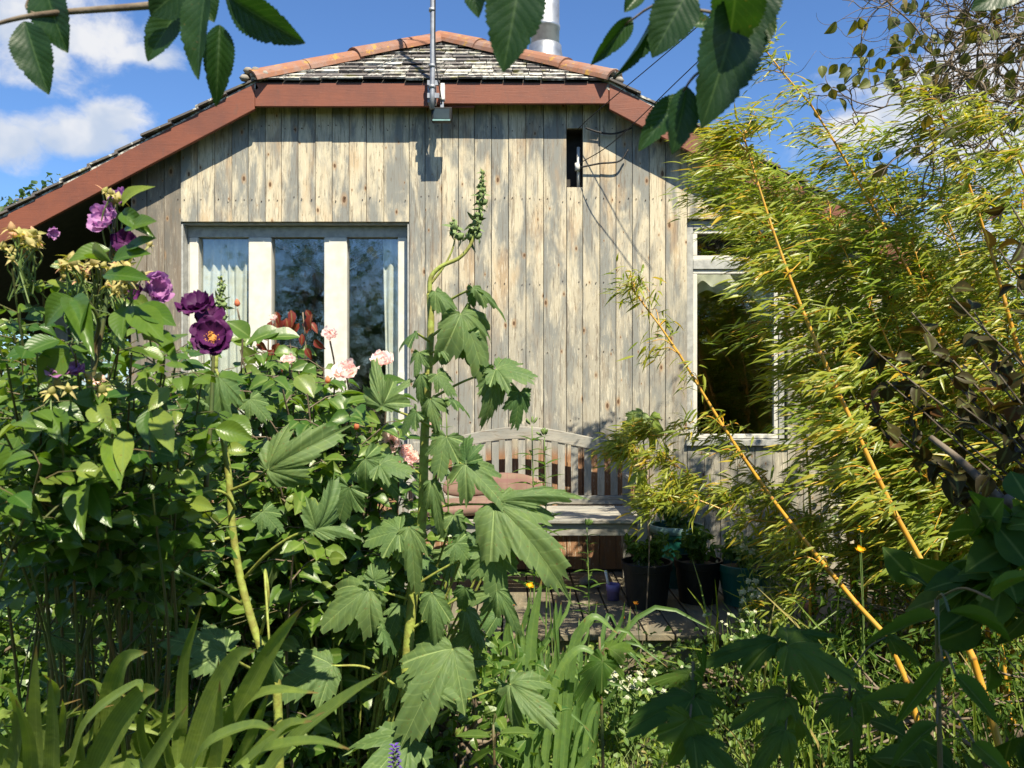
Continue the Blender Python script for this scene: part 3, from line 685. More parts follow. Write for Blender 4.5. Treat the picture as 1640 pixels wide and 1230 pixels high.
# windows
def window(name, X0, X1, Z0, Z1, posts, transoms, yf, mat=M['frame'], sash=None):
    w = Geo()
    return w
win = Geo()
yF = WALL + .088
win.box(W1[0] + .013, W1[1] - .013, yF, yF + .07, W1[3] - .085, W1[3] - .014)
win.box(W1[0] + .013, W1[1] - .013, yF, yF + .07, W1[2], W1[2] + .07)
win.box(W1[0] + .013, W1[0] + .022, yF + .002, yF + .07, W1[2] + .07, W1[3] - .085); win.box(W1[1] - .0155, W1[1] - .013, yF + .002, yF + .07, W1[2] + .07, W1[3] - .085)
f1 = win.build('window', M['frame_grey'], house, bevel=.003)
posts = []
for (a, b) in ((297, 318), (398, 435), (519, 556), (637, 653)):
    xa, xb = (a - CX) / F_PX * (yF), (b - CX) / F_PX * (yF)
    xa = max(xa, W1[0] + .023); xb = min(xb, W1[1] - .016)
    posts.append((xa, xb)); g = Geo(); g.box(xa, xb, yF - .006, yF + .075, W1[2] + .071, W1[3] - .086)
    g.build('window_post', M['frame'], f1, bevel=.008)
    
g = Geo(); g.box(posts[3][0] + .002, posts[3][1] - .002, yF - .012, yF - .007, 1.46, 1.53); g.build('window_catch', M['frame'], f1)
for i in range(3):
    g = Geo(); g.box(posts[i][1] + .001, posts[i + 1][0] - .001, yF + .040, yF + .044, W1[2] + .072, W1[3] - .087); g.build('pane', M['glass'], f1)
win = Geo(); y2 = WALL + .035
win.box(W2[0] + .004, W2[0] + .045, y2, y2 + .07, W2[2] + .03, W2[3] - .004); win.box(W2[1] - .045, W2[1] - .004, y2, y2 + .07, W2[2] + .03, W2[3] - .004)
win.box(W2[0] + .046, W2[1] - .046, y2, y2 + .07, W2[3] - .06, W2[3] - .005)
win.box(W2[0] + .046, W2[1] - .046, y2, y2 + .07, 2.205, 2.265); win.box(W2[0] - .01, W2[1] + .01, y2 - .06, y2 + .07, W2[2] - .012, W2[2] + .028)
f2 = win.build('window', M['frame_grey'], house, bevel=.003)
for (z0, z1) in ((2.266, W2[3] - .061), (W2[2] + .03, 2.204)):
    g = Geo(); xa, xb = W2[0] + .047, W2[1] - .047; ya, yb = y2 + .012, y2 + .05
    g.box(xa, xa + .028, ya, yb, z0 + .031, z1 - .029); g.box(xb - .028, xb, ya, yb, z0 + .031, z1 - .029); g.box(xa, xb, ya, yb, z1 - .028, z1 - .001); g.box(xa, xb, ya, yb, z0 + .001, z0 + .03)
    s_ = g.build('sash', M['frame'], f2, bevel=.003)
    g = Geo(); g.box(xa + .029, xb - .029, ya + .015, ya + .019, z0 + .032, z1 - .03); g.build('pane', M['glass'], f2)

# curtains: folded cloth with a hem
def curtain(xa, xb, z0, z1, y, folds, label, ragged=0.0):
    g = Geo(); n_ = folds * 10; m_ = 14; V = []
    for j in range(m_ + 1):
        for i in range(n_ + 1):
            u = i / n_; v = j / m_; V.append((xa + (xb - xa) * u + .008 * math.sin(v * 5 + u * 9), y + .013 * math.sin(u * folds * 6.283 + math.sin(v * 3) * .4), z0 + (z1 - z0) * v + (ragged * (math.sin(u * 4.0) * .5 + math.sin(u * 11) * .2) * (1 - v))))
    F = [(j * (n_ + 1) + i, j * (n_ + 1) + i + 1, (j + 1) * (n_ + 1) + i + 1, (j + 1) * (n_ + 1) + i) for j in range(m_) for i in range(n_)]
    g.add(V, F); o = g.build('curtain', M['curtain'], None, smooth=True); md = o.modifiers.new('thick', 'SOLIDIFY'); md.thickness = .004
    return tag(o, label, 'curtain')
curtain(-2.11, -1.78, 1.05, 2.44, yF + .098, 6, 'long white curtain hanging at the left end of the wide window')
curtain(-0.86, -0.69, 1.05, 2.44, yF + .098, 3, 'narrow white curtain hanging at the right end of the wide window')
curtain(1.2, 1.76, 2.0, 2.2, y2 + .16, 4, 'short ragged white blind bunched across the small window behind the bamboo', 0.16)

# pipe in the slot
g = Geo(); g.tube([(VT[1] - .022, WALL + .07, VT[2] + .0), (VT[1] - .022, WALL + .07, VT[2] + .28)], .012, 8); g.tube([(VT[1] - .03, WALL + .05, VT[2] + .12), (VT[1] - .03, WALL + .05, VT[2] + .17)], .018, 8)
g.build('pipe', M['white'], house, smooth=True)

# ------------------------------------------------------------------ aerial, floodlight, cables
mx_, my_ = P(692, 100, 5.08)[0], 5.08
aer = thing('aerial_mast', (mx_, my_, 3.17), 'tall thin grey metal aerial mast fixed to the red fascia', 'aerial')
g = Geo(); g.tube(spline([(mx_, my_, 3.17), (mx_ + .004, my_, 3.8), (mx_ - .004, my_, 5.6)], 12), .0165, 10)
for z in (3.30, 3.43, 3.78): g.tube([(mx_, my_, z), (mx_, my_, z + .02)], .021, 10)
g.build('pole', M['mast'], aer, smooth=True)
g = Geo(); g.box(mx_ - .03, mx_ + .02, my_ + .02, FY - .004, 3.22, 3.36); g.box(mx_ - .03, mx_ + .045, my_ - .005, my_ + .006, 3.24, 3.27); g.box(mx_ - .03, mx_ + .045, my_ - .005, my_ + .006, 3.32, 3.35)
g.build('bracket', M['mast'], aer)
bx0 = np.array([mx_ + .25, my_ - .35, 5.45]); bx1 = np.array([mx_ - .25, my_ + .55, 5.35]); g = Geo(); g.tube([bx0, bx1], .009, 6); 
for k in range(9):
    c = bx0 + (bx1 - bx0) * k / 8; hw = .20 - k * .01; g.tube([c - [hw * .85, hw * .4, 0], c + [hw * .85, hw * .4, 0]], .005, 5)
g.build('aerial_elements', M['mast'], aer)
# lower yagi whose shadow crosses the wall
bz = 4.55; g = Geo(); b0 = np.array([mx_ - .02, my_ - .03, bz]); b1 = np.array([mx_ - .10, my_ - .55, bz + .05]); g.tube([b0, b1], .008, 6)
for k in range(5):
    c = b0 + (b1 - b0) * (k + .6) / 5; g.tube([c - [.11, 0, 0], c + [.11, 0, 0]], .005, 5)
g.build('aerial_elements', M['mast'], aer)
g = Geo(); g.tube(spline([(mx_ + .02, my_ - .01, 3.9), (mx_ + .022, my_ - .014, 3.5), (mx_ + .05, my_ + .0, 3.28), (mx_ + .06, my_ + .04, 3.2)], 16), .004, 5); g.build('lead', M['cable'], aer)

fx, fy, fz = P(707, 184, 5.09)
fld = thing('flood_light', (fx, fy, fz + .1), 'small dark green floodlight mounted below the fascia at the foot of the mast', 'light')
g = Geo(); g.prism([(fx - .062, fz - .04), (fx + .062, fz - .04), (fx + .066, fz + .05), (fx - .066, fz + .05)], fy, fy + .045); g.build('housing', M['black'], fld, bevel=.006)
g = Geo(); g.box(fx - .05, fx + .05, fy - .004, fy - .0005, fz - .024, fz + .038); g.build('lamp_glass', M['lens'], fld)
g = Geo(); g.box(fx - .055, fx + .055, fy - .006, fy - .0007, fz - .038, fz - .028); g.build('trim', M['rim'], fld)
g = Geo(); g.box(fx - .008, fx + .012, fy + .02, fy + .04, fz + .051, fz + .16); g.box(fx - .008, fx + .012, fy + .041, FY - .002, fz + .13, fz + .16); g.build('bracket', M['mast'], fld)
s0 = P(708, 148, 5.1)
o = Geo(); o.prism([(s0[0] - .014, s0[2] - .045), (s0[0] + .016, s0[2] - .045), (s0[0] + .016, s0[2] + .06), (s0[0] - .010, s0[2] + .06)], 5.10, 5.145)
tag(o.build('junction_box', M['white'], None, bevel=.004), 'narrow white rust streaked junction box on the fascia beside the mast', 'junction box')

def cable(pts, r, label, cat='cable'):
    g = Geo(); g.tube(spline(pts, 30), r, 6); return tag(g.build('cable', M['cable'], None, smooth=True), label, cat)
cable([P(925, 207, 5.26), P(960, 175, 5.13), P(1120, 40, 4.6), P(1230, -60, 4.31)], .003, 'upper black cable rising from the slot in the cladding to the upper right')
cable([P(928, 262, 5.26), P(985, 225, 5.04), P(1090, 125, 4.70), P(1210, 10, 4.36)], .003, 'lower black cable rising from the slot past the overhanging leaves')
cable([P(938, 205, 5.26), P(960, 212, 5.27), P(985, 214, 5.265), P(1012, 205, 5.26)], .006, 'short dark sagging cable looped under the right verge')
cable([P(930, 268, 5.275), P(960, 262, 5.26), P(992, 258, 5.25), P(1006, 240, 5.25)], .006, 'thick pale cable end curling out of the slot in the wall')

# ================================================================== BENCH and things on the deck
BY = 5.12
bench = thing('garden_bench', (0.06, 4.8, DZ), 'silvered wooden garden bench with a curved top rail and slatted back against the wall', 'bench')
BX0, BX1 = -0.63, 0.755
def railz(x):
    u = (x - (BX0 + BX1) / 2) / ((BX1 - BX0) / 2)
    return 1.085 + .095 * (0.5 + 0.5 * math.cos(math.pi * min(abs(u), 1))) 
g = Geo(); k = 30; V = []
for i in range(k + 1):
    x = BX0 + .05 + (BX1 - BX0 - .10) * i / k; z = railz(x)
    V += [(x, BY - .0, z - .075), (x, BY - .0, z), (x, BY + .04, z), (x, BY + .04, z - .075)]
F = []
for i in range(k):
    for j in range(4): F.append((i * 4 + j, i * 4 + (j + 1) % 4, (i + 1) * 4 + (j + 1) % 4, (i + 1) * 4 + j))
F += [(0, 3, 2, 1), (4 * k, 4 * k + 1, 4 * k + 2, 4 * k + 3)]
g.add(V, F); g.build('top_rail', M['bench_x'], bench, bevel=.004)
x = BX0 + .085
while x < BX1 - .09:
    g = Geo(); w = .044; g.prism([(x, .745), (x + w, .745), (x + w, railz(x + w) - .077), (x, railz(x) - .077)], BY + .008, BY + .026); g.build('back_slat', M['bench'], bench, bevel=.002); x += .0835
g = Geo(); g.box(BX0 + .05, BX1 - .05, BY + .0, BY + .035, .69, .744); g.build('lower_rail', M['bench_x'], bench, bevel=.003)
for i in range(6):
    g = Geo(); y0 = 4.52 + i * .092; g.box(BX0 + .01, BX1 - .01, y0, y0 + .078, .672, .692); g.build('seat_slat', M['bench_x'], bench, bevel=.003)
g = Geo(); g.box(BX0 + .055, BX1 - .055, 4.545, 4.57, .60, .668); g.build('apron', M['bench_x'], bench, bevel=.003)
for xx in (BX0, BX1 - .055):
    g = Geo(); g.box(xx, xx + .052, 4.50, 4.545, DZ + .003, .87); g.build('leg', M['bench'], bench, bevel=.004)
    g = Geo(); g.box(xx, xx + .05, BY, BY + .04, DZ + .003, 1.085); g.build('leg', M['bench'], bench, bevel=.004)
    g = Geo(); g.box(xx - .008, xx + .062, 4.47, BY - .002, .872, .897); g.build('armrest', M['bench'], bench, bevel=.006)
    g = Geo(); g.box(xx + .012, xx + .04, 4.548, BY - .002, .60, .665); g.build('side_rail', M['bench'], bench, bevel=.003)

def cushion(cx, cy, cz, sx, sy, sz, tilt, name, label):
    g = Geo(); nu, nv = 40, 18; V = []; D = []
    for i in range(nu):
        a = 2 * math.pi * i / nu
        for j in range(nv + 1):
            b = math.pi * j / nv - math.pi / 2
            f = lambda v, p: math.copysign(abs(v) ** p, v)
            x = f(math.cos(b), .5) * f(math.cos(a), .35) * sx; y = f(math.cos(b), .5) * f(math.sin(a), .35) * sy; z = f(math.sin(b), .7) * sz
            z += .012 * math.sin(x * 22) * (1 - abs(z) / sz) + .01 * math.sin(x * 9 + 1)
            V.append((cx + x, cy + y + z * tilt, cz + z - y * tilt * .3))
    F = [(i * (nv + 1) + j, ((i + 1) % nu) * (nv + 1) + j, ((i + 1) % nu) * (nv + 1) + j + 1, i * (nv + 1) + j + 1) for i in range(nu) for j in range(nv)]
    g.add(V, F); o = g.build(name, M['tartan'], None, smooth=True); return tag(o, label, 'cushion')
cushion(-.21, 4.72, .735, .30, .20, .038, 0, 'seat_cushion', 'flat pink checked seat pad lying on the left half of the bench')
cushion(-.12, 4.93, .835, .30, .05, .065, .25, 'cushion', 'pink checked cushion propped on the seat pad against the bench slats')

def pot(px, py, d, r, h, mat, name, label, rimmat=None, taper=.78, soil=True):
    p_ = P(px, py, d); x, y = p_[0], p_[1]; z = DZ + .004
    t_ = thing(name, (x, y, z), label, 'plant pot'); g = Geo()
    g.lathe([(0, 0), (r * taper, 0), (r * taper, .012), (r * .94, h * .82), (r * 1.0, h * .83), (r * 1.02, h * .985), (r * 1.0, h), (r * .93, h), (r * .90, h * .85)], (x, y, z), 40)
    g.build('body', mat, t_, smooth=False)
    g = Geo(); g.lathe([(0, h * .86 + .01), (r * .5, h * .87), (r * .90, h * .86)], (x, y, z), 24); g.build('soil', M['soil'], t_)
    if rimmat:
        g = Geo(); g.lathe([(r * 1.025, h * .90), (r * 1.06, h * .93), (r * 1.06, h * 1.01), (r * .99, h * 1.02), (r * .97, h * 1.005)], (x, y, z), 40); g.build('rim', rimmat, t_, smooth=True)
    return (x, y, z + h * .87)
POT1 = pot(1036, 960, 4.50, .140, .245, M['black'], 'plant_pot', 'large black plastic pot nearest the bench end')
POT2 = pot(1118, 960, 4.60, .135, .235, M['black'], 'plant_pot', 'black plastic pot between the other black pot and the green pot')
POT3 = pot(1192, 960, 4.55, .155, .225, M['green_pot'], 'plant_pot', 'dark green pot on the right of the black pots', taper=.72)
POT4 = pot(1082, 900, 4.98, .155, .36, M['green_pot'], 'plant_tub', 'tall dark green tub with a pale turquoise rim behind the black pots', M['rim'])

c = P(982, 950, 4.62); cup = thing('purple_cup', (c[0], c[1], DZ + .004), 'small purple plastic scoop cup with a white handle on the deck', 'cup')
g = Geo(); g.lathe([(0, 0), (.034, 0), (.036, .05), (.040, .052), (.041, .088), (.037, .09), (.034, .05), (0, .02)], (c[0], c[1], DZ + .004), 24); g.build('body', M['purple'], cup, smooth=True)
g = Geo(); g.tube([(c[0] - .02, c[1], DZ + .05), (c[0] - .045, c[1] - .005, DZ + .17)], .008, 8); g.build('handle', M['white'], cup, smooth=True)
def stone(px, d, r, label, mat=None, name='stone', z=DZ):
    g = Geo(); p_ = P(px, 900, d); prof = []; 
    for j in range(9): b = math.pi * j / 8; prof.append((r * math.sin(b), -r * .62 * math.cos(b) + r * .62))
    g.lathe(prof, (p_[0], p_[1], z + .002), 18); V = g.V[0]; V += .12 * r * np.sin(V * 60 + r * 100)[:, [1, 2, 0]]; V[:, 2] = np.maximum(V[:, 2], z + .002)
    return tag(g.build(name, mat or M['stone'], None, smooth=True), label, name)
stone(940, 4.95, .05, 'rounded grey brown stone on the deck in front of the bench')
stone(957, 4.88, .018, 'tiny pale pebble on the deck beside the purple cup')
stone(1297, 4.35, .045, 'round terracotta coloured stone at the deck edge under the bamboo', M['terra'])

# ================================================================== PLANTS
def jit(s): return rs.normal(0, s, 3)

# ---- compound-leaved shrub (roses)
def rose_canes(base, tips, foliage, canes, tmpl, lsize=.055, spacing=.05, start=.35, side=2, up=(.12, -.60, .85), leaflets=5, rad=.006, jitter=.05, lite=False, ymax=None):
    pos, yd, nr, L, Wd, rn = [], [], [], [], [], []
    for tp in tips:
        tp = np.asarray(tp, float); b = np.asarray(base, float) + np.array([rs.normal(0, .10), rs.normal(0, .10), 0]); b[2] = -.02
        mid = b + (tp - b) * .5 + np.array([0, 0, .10 * np.linalg.norm(tp - b)]) + jit(jitter)
        pts = spline([b, mid, tp], 26); ln = np.sum(np.linalg.norm(np.diff(pts, axis=0), axis=1))
        canes.tube(pts, np.linspace(rad, rad * .35, 26), 5, cap=False)
        paths = [(pts, start)]
        for k in range(side):
            i0 = rs.randint(10, 22); p0 = pts[i0]; d = unit(np.array([rs.normal(), rs.normal() * .7, abs(rs.normal()) * .6 + .2])); q = spline([p0, p0 + d * .10 + [0, 0, .02], p0 + d * .22 + [0, 0, .03]], 10)
            canes.tube(q, np.linspace(rad * .45, rad * .2, 10), 4, cap=False); paths.append((q, .2))
        for (q, st) in paths:
            seg = np.linalg.norm(np.diff(q, axis=0), axis=1); cum = np.concatenate([[0], np.cumsum(seg)]); T = cum[-1]; s_ = T * st; an = rs.rand() * 6.28
            while s_ < T:
                p0 = np.array([np.interp(s_, cum, q[:, c_]) for c_ in range(3)]); an += 2.4 + rs.normal(0, .3)
                if ymax and (ZC - p0[2]) / p0[1] * F_PX + CY > ymax + rs.normal(0, 30): s_ += spacing; continue
                d = unit(np.array([math.cos(an), math.sin(an), .35 + rs.normal(0, .25)]))
                ls = lsize * rs.uniform(.7, 1.2); rl = ls * (1.1 + .6 * (leaflets > 3))
                e = p0 + d * rl + np.array([0, 0, -.18 * rl]); canes.tube(np.array([p0, p0 + d * rl * .55, e]), np.array([.0014, .0012, .0008]) * (1.0 if not lite else 1.4), 3, cap=False)
                sd = unit(np.cross(d, [0, 0, 1])); nn = unit(np.array(up) + jit(.35)); r_ = rs.rand()
                sets = [(1.0, d, 1.05)] + [(.62, unit(d * .5 + sd), .9), (.62, unit(d * .5 - sd), .9)]
                if leaflets >= 5: sets += [(.30, unit(d * .3 + sd), .75), (.30, unit(d * .3 - sd), .75)]
                for (f, dd, sc_) in sets:
                    pos.append(p0 + (e - p0) * f); yd.append(dd + np.array([0, 0, -.35]) + jit(.12)); nr.append(nn + jit(.22)); L.append(ls * sc_ * rs.uniform(.85, 1.15)); Wd.append(ls * sc_ * rs.uniform(.85, 1.1)); rn.append(np.clip(r_ + rs.normal(0, .12), 0, 1))
                s_ += spacing * rs.uniform(.7, 1.4)
    pos, yd, nr, L, Wd, rn = map(np.array, (pos, yd, nr, L, Wd, rn)); w = rs.randint(0, len(tmpl), len(pos))
    for k, T in enumerate(tmpl):
        mk = w == k; foliage.leaves(T, pos[mk], yd[mk], nr[mk], L[mk], Wd[mk], rn[mk])

def petals(g, c, nrm, r, n=6, cup=.5, layers=1, ruff=.06, spread=1.0):
    nrm = unit(nrm); a = unit(np.cross(nrm, [.2, .3, 1])); b = np.cross(nrm, a); ph = rs.rand() * 6.28
    for ly in range(layers):
        rr = r * (1 - .22 * ly); cu = cup + ly * .30; m_ = n if ly < 2 else max(3, n - 1)
        for k in range(m_):
            an = ph + k * 6.283 / m_ + ly * .6; V = []; W_ = 9; H_ = 7; pr_ = rs.uniform(.86, 1.1); pc_ = rs.normal(0, .12)
            for i in range(H_ + 1):
                v = i / H_; wv = (.25 + .85 * math.sin(v * 1.9)) * rr * .62 * spread * (1 - .25 * v ** 6)
                for j in range(W_):
                    u = -1 + 2 * j / (W_ - 1); rad = pr_ * rr * v * math.cos((cu + pc_) * v * .9) * (1 - .14 * u * u * v); hh = rr * (v ** 1.5) * math.sin(min(cu, 1.6)) * .8
                    hh += ruff * rr * (math.sin(u * 4 + k * 2.1 + ly) + .6 * math.sin(u * 9 + k * 1.3) * v) * v - .10 * rr * max(0, v - .8) * 5 * (ly == 0)
                    tx = u * wv
                    V.append(np.asarray(c) + (a * math.cos(an) + b * math.sin(an)) * rad + (-a * math.sin(an) + b * math.cos(an)) * tx + nrm * (hh + .1 * rr * u * u))
            F = [(i * W_ + j, i * W_ + j + 1, (i + 1) * W_ + j + 1, (i + 1) * W_ + j) for i in range(H_) for j in range(W_ - 1)]
            g.add(V, F, rnd=rs.rand())
def flower(parent, px, py, d, dia, mat, nrm, n=6, cup=.5, layers=1, stamen=False, label=None, name='flower', ruff=.13, base=None):
    c = P(px, py, d); r = dia / F_PX * d * .5; g = Geo(); petals(g, c, nrm, r, n, cup, layers, ruff); f = g.build(name, mat, parent, smooth=True)
    if label: f['label'] = label
    nn = unit(nrm)
    if stamen:
        g = Geo(); g.lathe([(0, .16 * r), (.14 * r, .13 * r), (.22 * r, .04 * r), (.16 * r, 0)], c, 12, axis=nn)
        for k in range(40):
            an = rs.rand() * 6.28; q = rs.uniform(.12, .34) * r; a_ = unit(np.cross(nn, [.2, .3, 1])); b_ = np.cross(nn, a_); o_ = c + (a_ * math.cos(an) + b_ * math.sin(an)) * q + nn * r * rs.uniform(.12, .26); g.lathe([(0, -.035 * r), (.035 * r, 0), (0, .035 * r)], o_, 5)
        g.build('stamens', M['stamen'], f)
    return c
def bud(parent, p, d, r, mat=None, name='bud', stem=None):
    g = Geo(); d = unit(d); g.lathe([(0, -.9 * r), (.6 * r, -.6 * r), (r, 0), (.75 * r, .9 * r), (.3 * r, 1.6 * r), (0, 1.9 * r)], p, 8, axis=d)
    return g.build(name, mat or M['calyx'], parent, smooth=True)
def sepals(g, p, d, r, n=5):
    d = unit(d); a = unit(np.cross(d, [.2, .5, .7])); b = np.cross(d, a)
    for k in range(n):
        an = k * 6.283 / n + rs.rand() * .4; o = a * math.cos(an) + b * math.sin(an); g.leaves(T_LANCE[1], [p + o * r * .4], [o + d * rs.uniform(-.3, .8)], [d], r * rs.uniform(1.6, 2.8), r * .8)

# ---- left: purple rose bush
b0 = P(150, 1300, 2.0); b0[2] = 0
rb = thing('rose_bush', b0, 'tall rose bush with deep purple and lilac flowers at the left of the photo', 'rose bush')
fol, can = Geo(), Geo(); tips = []
for (px, py, d) in ((20, 440, 1.25), (70, 470, 1.3), (130, 430, 1.35), (165, 420, 1.5), (200, 470, 1.25), (235, 500, 1.35), (60, 540, 1.15), (120, 560, 1.15), (10, 580, 1.1), (40, 660, 1.1),
                    (200, 560, 1.2), (250, 570, 1.3), (280, 560, 1.45), (320, 590, 1.35), (250, 640, 1.2), (180, 660, 1.15), (100, 680, 1.1), (230, 700, 1.2), (150, 720, 1.1), (60, 740, 1.05), (10, 700, 1.1), (300, 650, 1.35), (290, 700, 1.4),
                    (-30, 480, 1.3), (-40, 620, 1.15), (130, 640, 1.2), (200, 610, 1.3), (50, 600, 1.3), (-20, 760, 1.1), (110, 520, 1.45), (30, 510, 1.4), (190, 520, 1.45), (75, 620, 1.2), (260, 600, 1.2), (15, 800, 1.1), (85, 790, 1.2)):
    tips.append(P(px + rs.normal(0, 8), py + rs.normal(0, 8), d))
rose_canes(b0, tips, fol, can, T_ROSE, .039, .046, .45, 2, rad=.0045, ymax=930)
tips2 = [P(px, py, d) for (px, py, d) in ((150, 550, 1.8), (60, 560, 1.9), (230, 620, 1.8), (0, 560, 1.8), (300, 640, 1.9), (100, 640, 1.7), (200, 700, 1.7), (30, 700, 1.7), (280, 760, 1.7), (330, 700, 1.8), (130, 780, 1.6))]
rose_canes(b0 + [0, .4, 0], tips2, fol, can, T_SMALL, .042, .04, .3, 3, rad=.005, ymax=990)
# the tall flowering shoot
def shoot(pts, r0, r1): 
    q = spline(pts, 26); can.tube(q, np.linspace(r0, r1, 26), 6); return q
shoot([P(140, 640, 1.3), P(165, 520, 1.3), P(178, 400, 1.3), P(188, 310, 1.3)], .004, .002)
shoot([P(150, 620, 1.3), P(150, 560, 1.3), P(158, 515, 1.28), P(140, 480, 1.25)], .004, .003)
shoot([P(330, 780, 1.5), P(338, 660, 1.5), P(342, 560, 1.5)], .005, .003)
for (a, t_, w) in (((197, 330), (222, 290), 26), ((195, 340), (228, 362), 26), ((200, 365), (242, 350), 30), ((178, 420), (120, 385), 26), ((180, 418), (228, 398), 34), ((176, 400), (110, 410), 30), ((200, 400), (243, 378), 24), ((165, 440), (230, 440), 30),
                   ((148, 480), (105, 512), 40), ((118, 478), (60, 510), 44), ((115, 478), (135, 520), 36), ((205, 490), (188, 535), 42), ((212, 490), (255, 535), 46), ((225, 488), (275, 515), 36), ((230, 545), (280, 535), 30), ((300, 535), (255, 550), 32),
                   ((95, 545), (35, 560), 42), ((110, 560), (60, 610), 44), ((75, 660), (35, 700), 44), ((80, 658), (100, 700), 40), ((175, 700), (190, 770), 32), ((200, 690), (195, 750), 28), ((240, 655), (232, 710), 32), ((250, 655), (272, 715), 34), ((140, 775), (110, 830), 44), ((145, 775), (168, 835), 40), ((140, 770), (180, 760), 30), ((155, 650), (165, 680), 34), ((270, 620), (240, 655), 22), ((30, 700), (0, 760), 40), ((20, 790), (-10, 830), 36), ((30, 790), (50, 830), 34)):
    A_, B_ = P(*a, 1.14), P(*t_, 1.10 + rs.uniform(-.04, .03)); L_ = np.linalg.norm(B_ - A_) * 1.05; yy = unit(B_ - A_)
    bright = 0.99 if t_ in ((222, 290), (195, 750), (272, 715), (165, 680), (240, 655)) else rs.uniform(.1, .8)
    fol.leaves(T_ROSE[rs.randint(3)], [A_], [B_ - A_], [np.array([rs.normal(0, .4), -.9, .6])], L_, w / F_PX * 1.14 * 1.5, bright)
can.build('stem', M['cane'], rb, smooth=True); fol.build('foliage', M['rose'], rb, smooth=True)
flower(rb, 173, 352, 1.28, 60, M['lilac'], (-.3, -1, .35), 6, .75, 2, label='lilac flower high on the tallest shoot')
flower(rb, 190, 322, 1.32, 44, M['lilac'], (.2, -.6, .5), 5, .9, 1, label='small lilac flower at the tip of the tallest shoot')
flower(rb, 202, 388, 1.30, 46, M['plum'], (.3, -.8, .1), 5, .8, 1, label='dark folded flower low on the tallest shoot')
flower(rb, 245, 462, 1.24, 62, M['lilac'], (.9, -.7, .1), 7, .85, 2, label='large lilac flower seen from the side')
flower(rb, 316, 492, 1.30, 64, M['plum'], (-.1, -.8, .9), 6, .5, 2, label='deep purple flower at the top of the pair')
flower(rb, 334, 512, 1.32, 56, M['plum'], (.4, -.7, .5), 6, .7, 1, label='deep purple flower tucked between its neighbours')
flower(rb, 341, 542, 1.27, 70, M['plum'], (.12, -1, .35), 7, .38, 2, True, label='open deep purple flower with yellow stamens')
flower(rb, 100, 600, 1.16, 72, M['lilac'], (.1, -.30, 1.0), 7, .45, 3, label='flat lilac flower low on the left')
flower(rb, 82, 372, 1.30, 26, M['lilac'], (.8, -.5, -.3), 5, 1.1, 1, label='faded lilac flower beside the green buds')
flower(rb, 220, 470, 1.30, 40, M['plum'], (-.4, -.9, .3), 5, .7, 1)
cal, cst = Geo(), Geo()
for (cx_, cy_, sx, sy, nn, dd) in ((40, 385, 34, 16, 16, 1.25), (150, 425, 55, 22, 26, 1.3), (30, 400, 30, 22, 8, 1.3), (115, 425, 22, 16, 8, 1.22), (195, 450, 26, 22, 10, 1.2), (155, 610, 30, 18, 5, 1.2), (90, 625, 20, 10, 4, 1.15), (180, 315, 12, 8, 5, 1.28)):
    root = P(cx_ + 4, cy_ + 85, dd + .02)
    for k in range(nn):
        p_ = P(cx_ + rs.normal(0, sx * .55), cy_ + rs.normal(0, sy * .6), dd + rs.normal(0, .02)); dr = unit(p_ - root + jit(.03)); r_ = rs.uniform(.0045, .0075)
        cst.tube(spline([root + jit(.012), root + (p_ - root) * .55 + jit(.008), p_ - dr * r_], 7), .0012, 4, cap=False)
        if k < 60: bud(rb, p_, dr, r_, M['calyx'])
        sepals(cal, p_, dr, r_)
cst.build('stem', M['gstem'], rb); cal.build('calyx', M['calyx'], rb)

# ---- middle: pink rose bush behind
b1 = P(500, 1150, 2.5); b1[2] = 0
pr = thing('rose_bush', b1, 'rose bush with pale pink flowers in front of the wide window', 'rose bush'); fol, can = Geo(), Geo()
tips = [P(px + rs.normal(0, 6), py + rs.normal(0, 6), d + rs.uniform(-.15, .2)) for (px, py, d) in ((380, 560, 2.2), (420, 540, 2.3), (450, 550, 2.3), (490, 570, 2.3), (520, 590, 2.3), (560, 610, 2.3), (600, 640, 2.4), (640, 700, 2.4), (400, 610, 2.1), (450, 620, 2.0), (500, 640, 2.0), (540, 660, 2.1), (580, 690, 2.1), (620, 740, 2.2), (350, 640, 2.2),
        (370, 700, 2.0), (430, 700, 1.95), (480, 720, 2.0), (530, 740, 2.0), (590, 770, 2.0), (650, 790, 2.3), (400, 770, 2.0), (460, 800, 1.95), (520, 820, 2.0), (560, 850, 2.0), (340, 560, 2.4), (310, 600, 2.4), (470, 870, 1.95), (610, 860, 2.1), (340, 800, 2.0), (420, 580, 2.2), (470, 600, 2.2), (510, 620, 2.2), (560, 640, 2.25), (540, 700, 2.1), (600, 720, 2.2), (300, 760, 2.1), (280, 830, 2.0), (320, 870, 1.9), (500, 920, 2.0), (580, 930, 2.1), (640, 900, 2.3))]
rose_canes(b1, tips, fol, can, T_SMALL, .052, .042, .30, 3, rad=.006, lite=True)
for (a, t_, w, r_) in (((476, 602), (500, 628), 32, .97), ((470, 618), (448, 640), 26, .4), ((560, 630), (540, 655), 30, .3), ((590, 640), (560, 640), 28, .5), ((545, 690), (520, 665), 28, .6), ((600, 620), (640, 605), 26, .3), ((480, 540), (425, 535), 30, .3), ((450, 530), (400, 540), 30, .4), ((400, 540), (370, 515), 30, .5)):
    A_, B_ = P(*a, 2.0), P(*t_, 1.97); fol.leaves(T_ROSE[0], [A_], [B_ - A_], [np.array([rs.normal(0, .3), -.8, .7])], np.linalg.norm(B_ - A_) * 1.1, w / F_PX * 2.0 * 1.5, r_)
red = Geo()
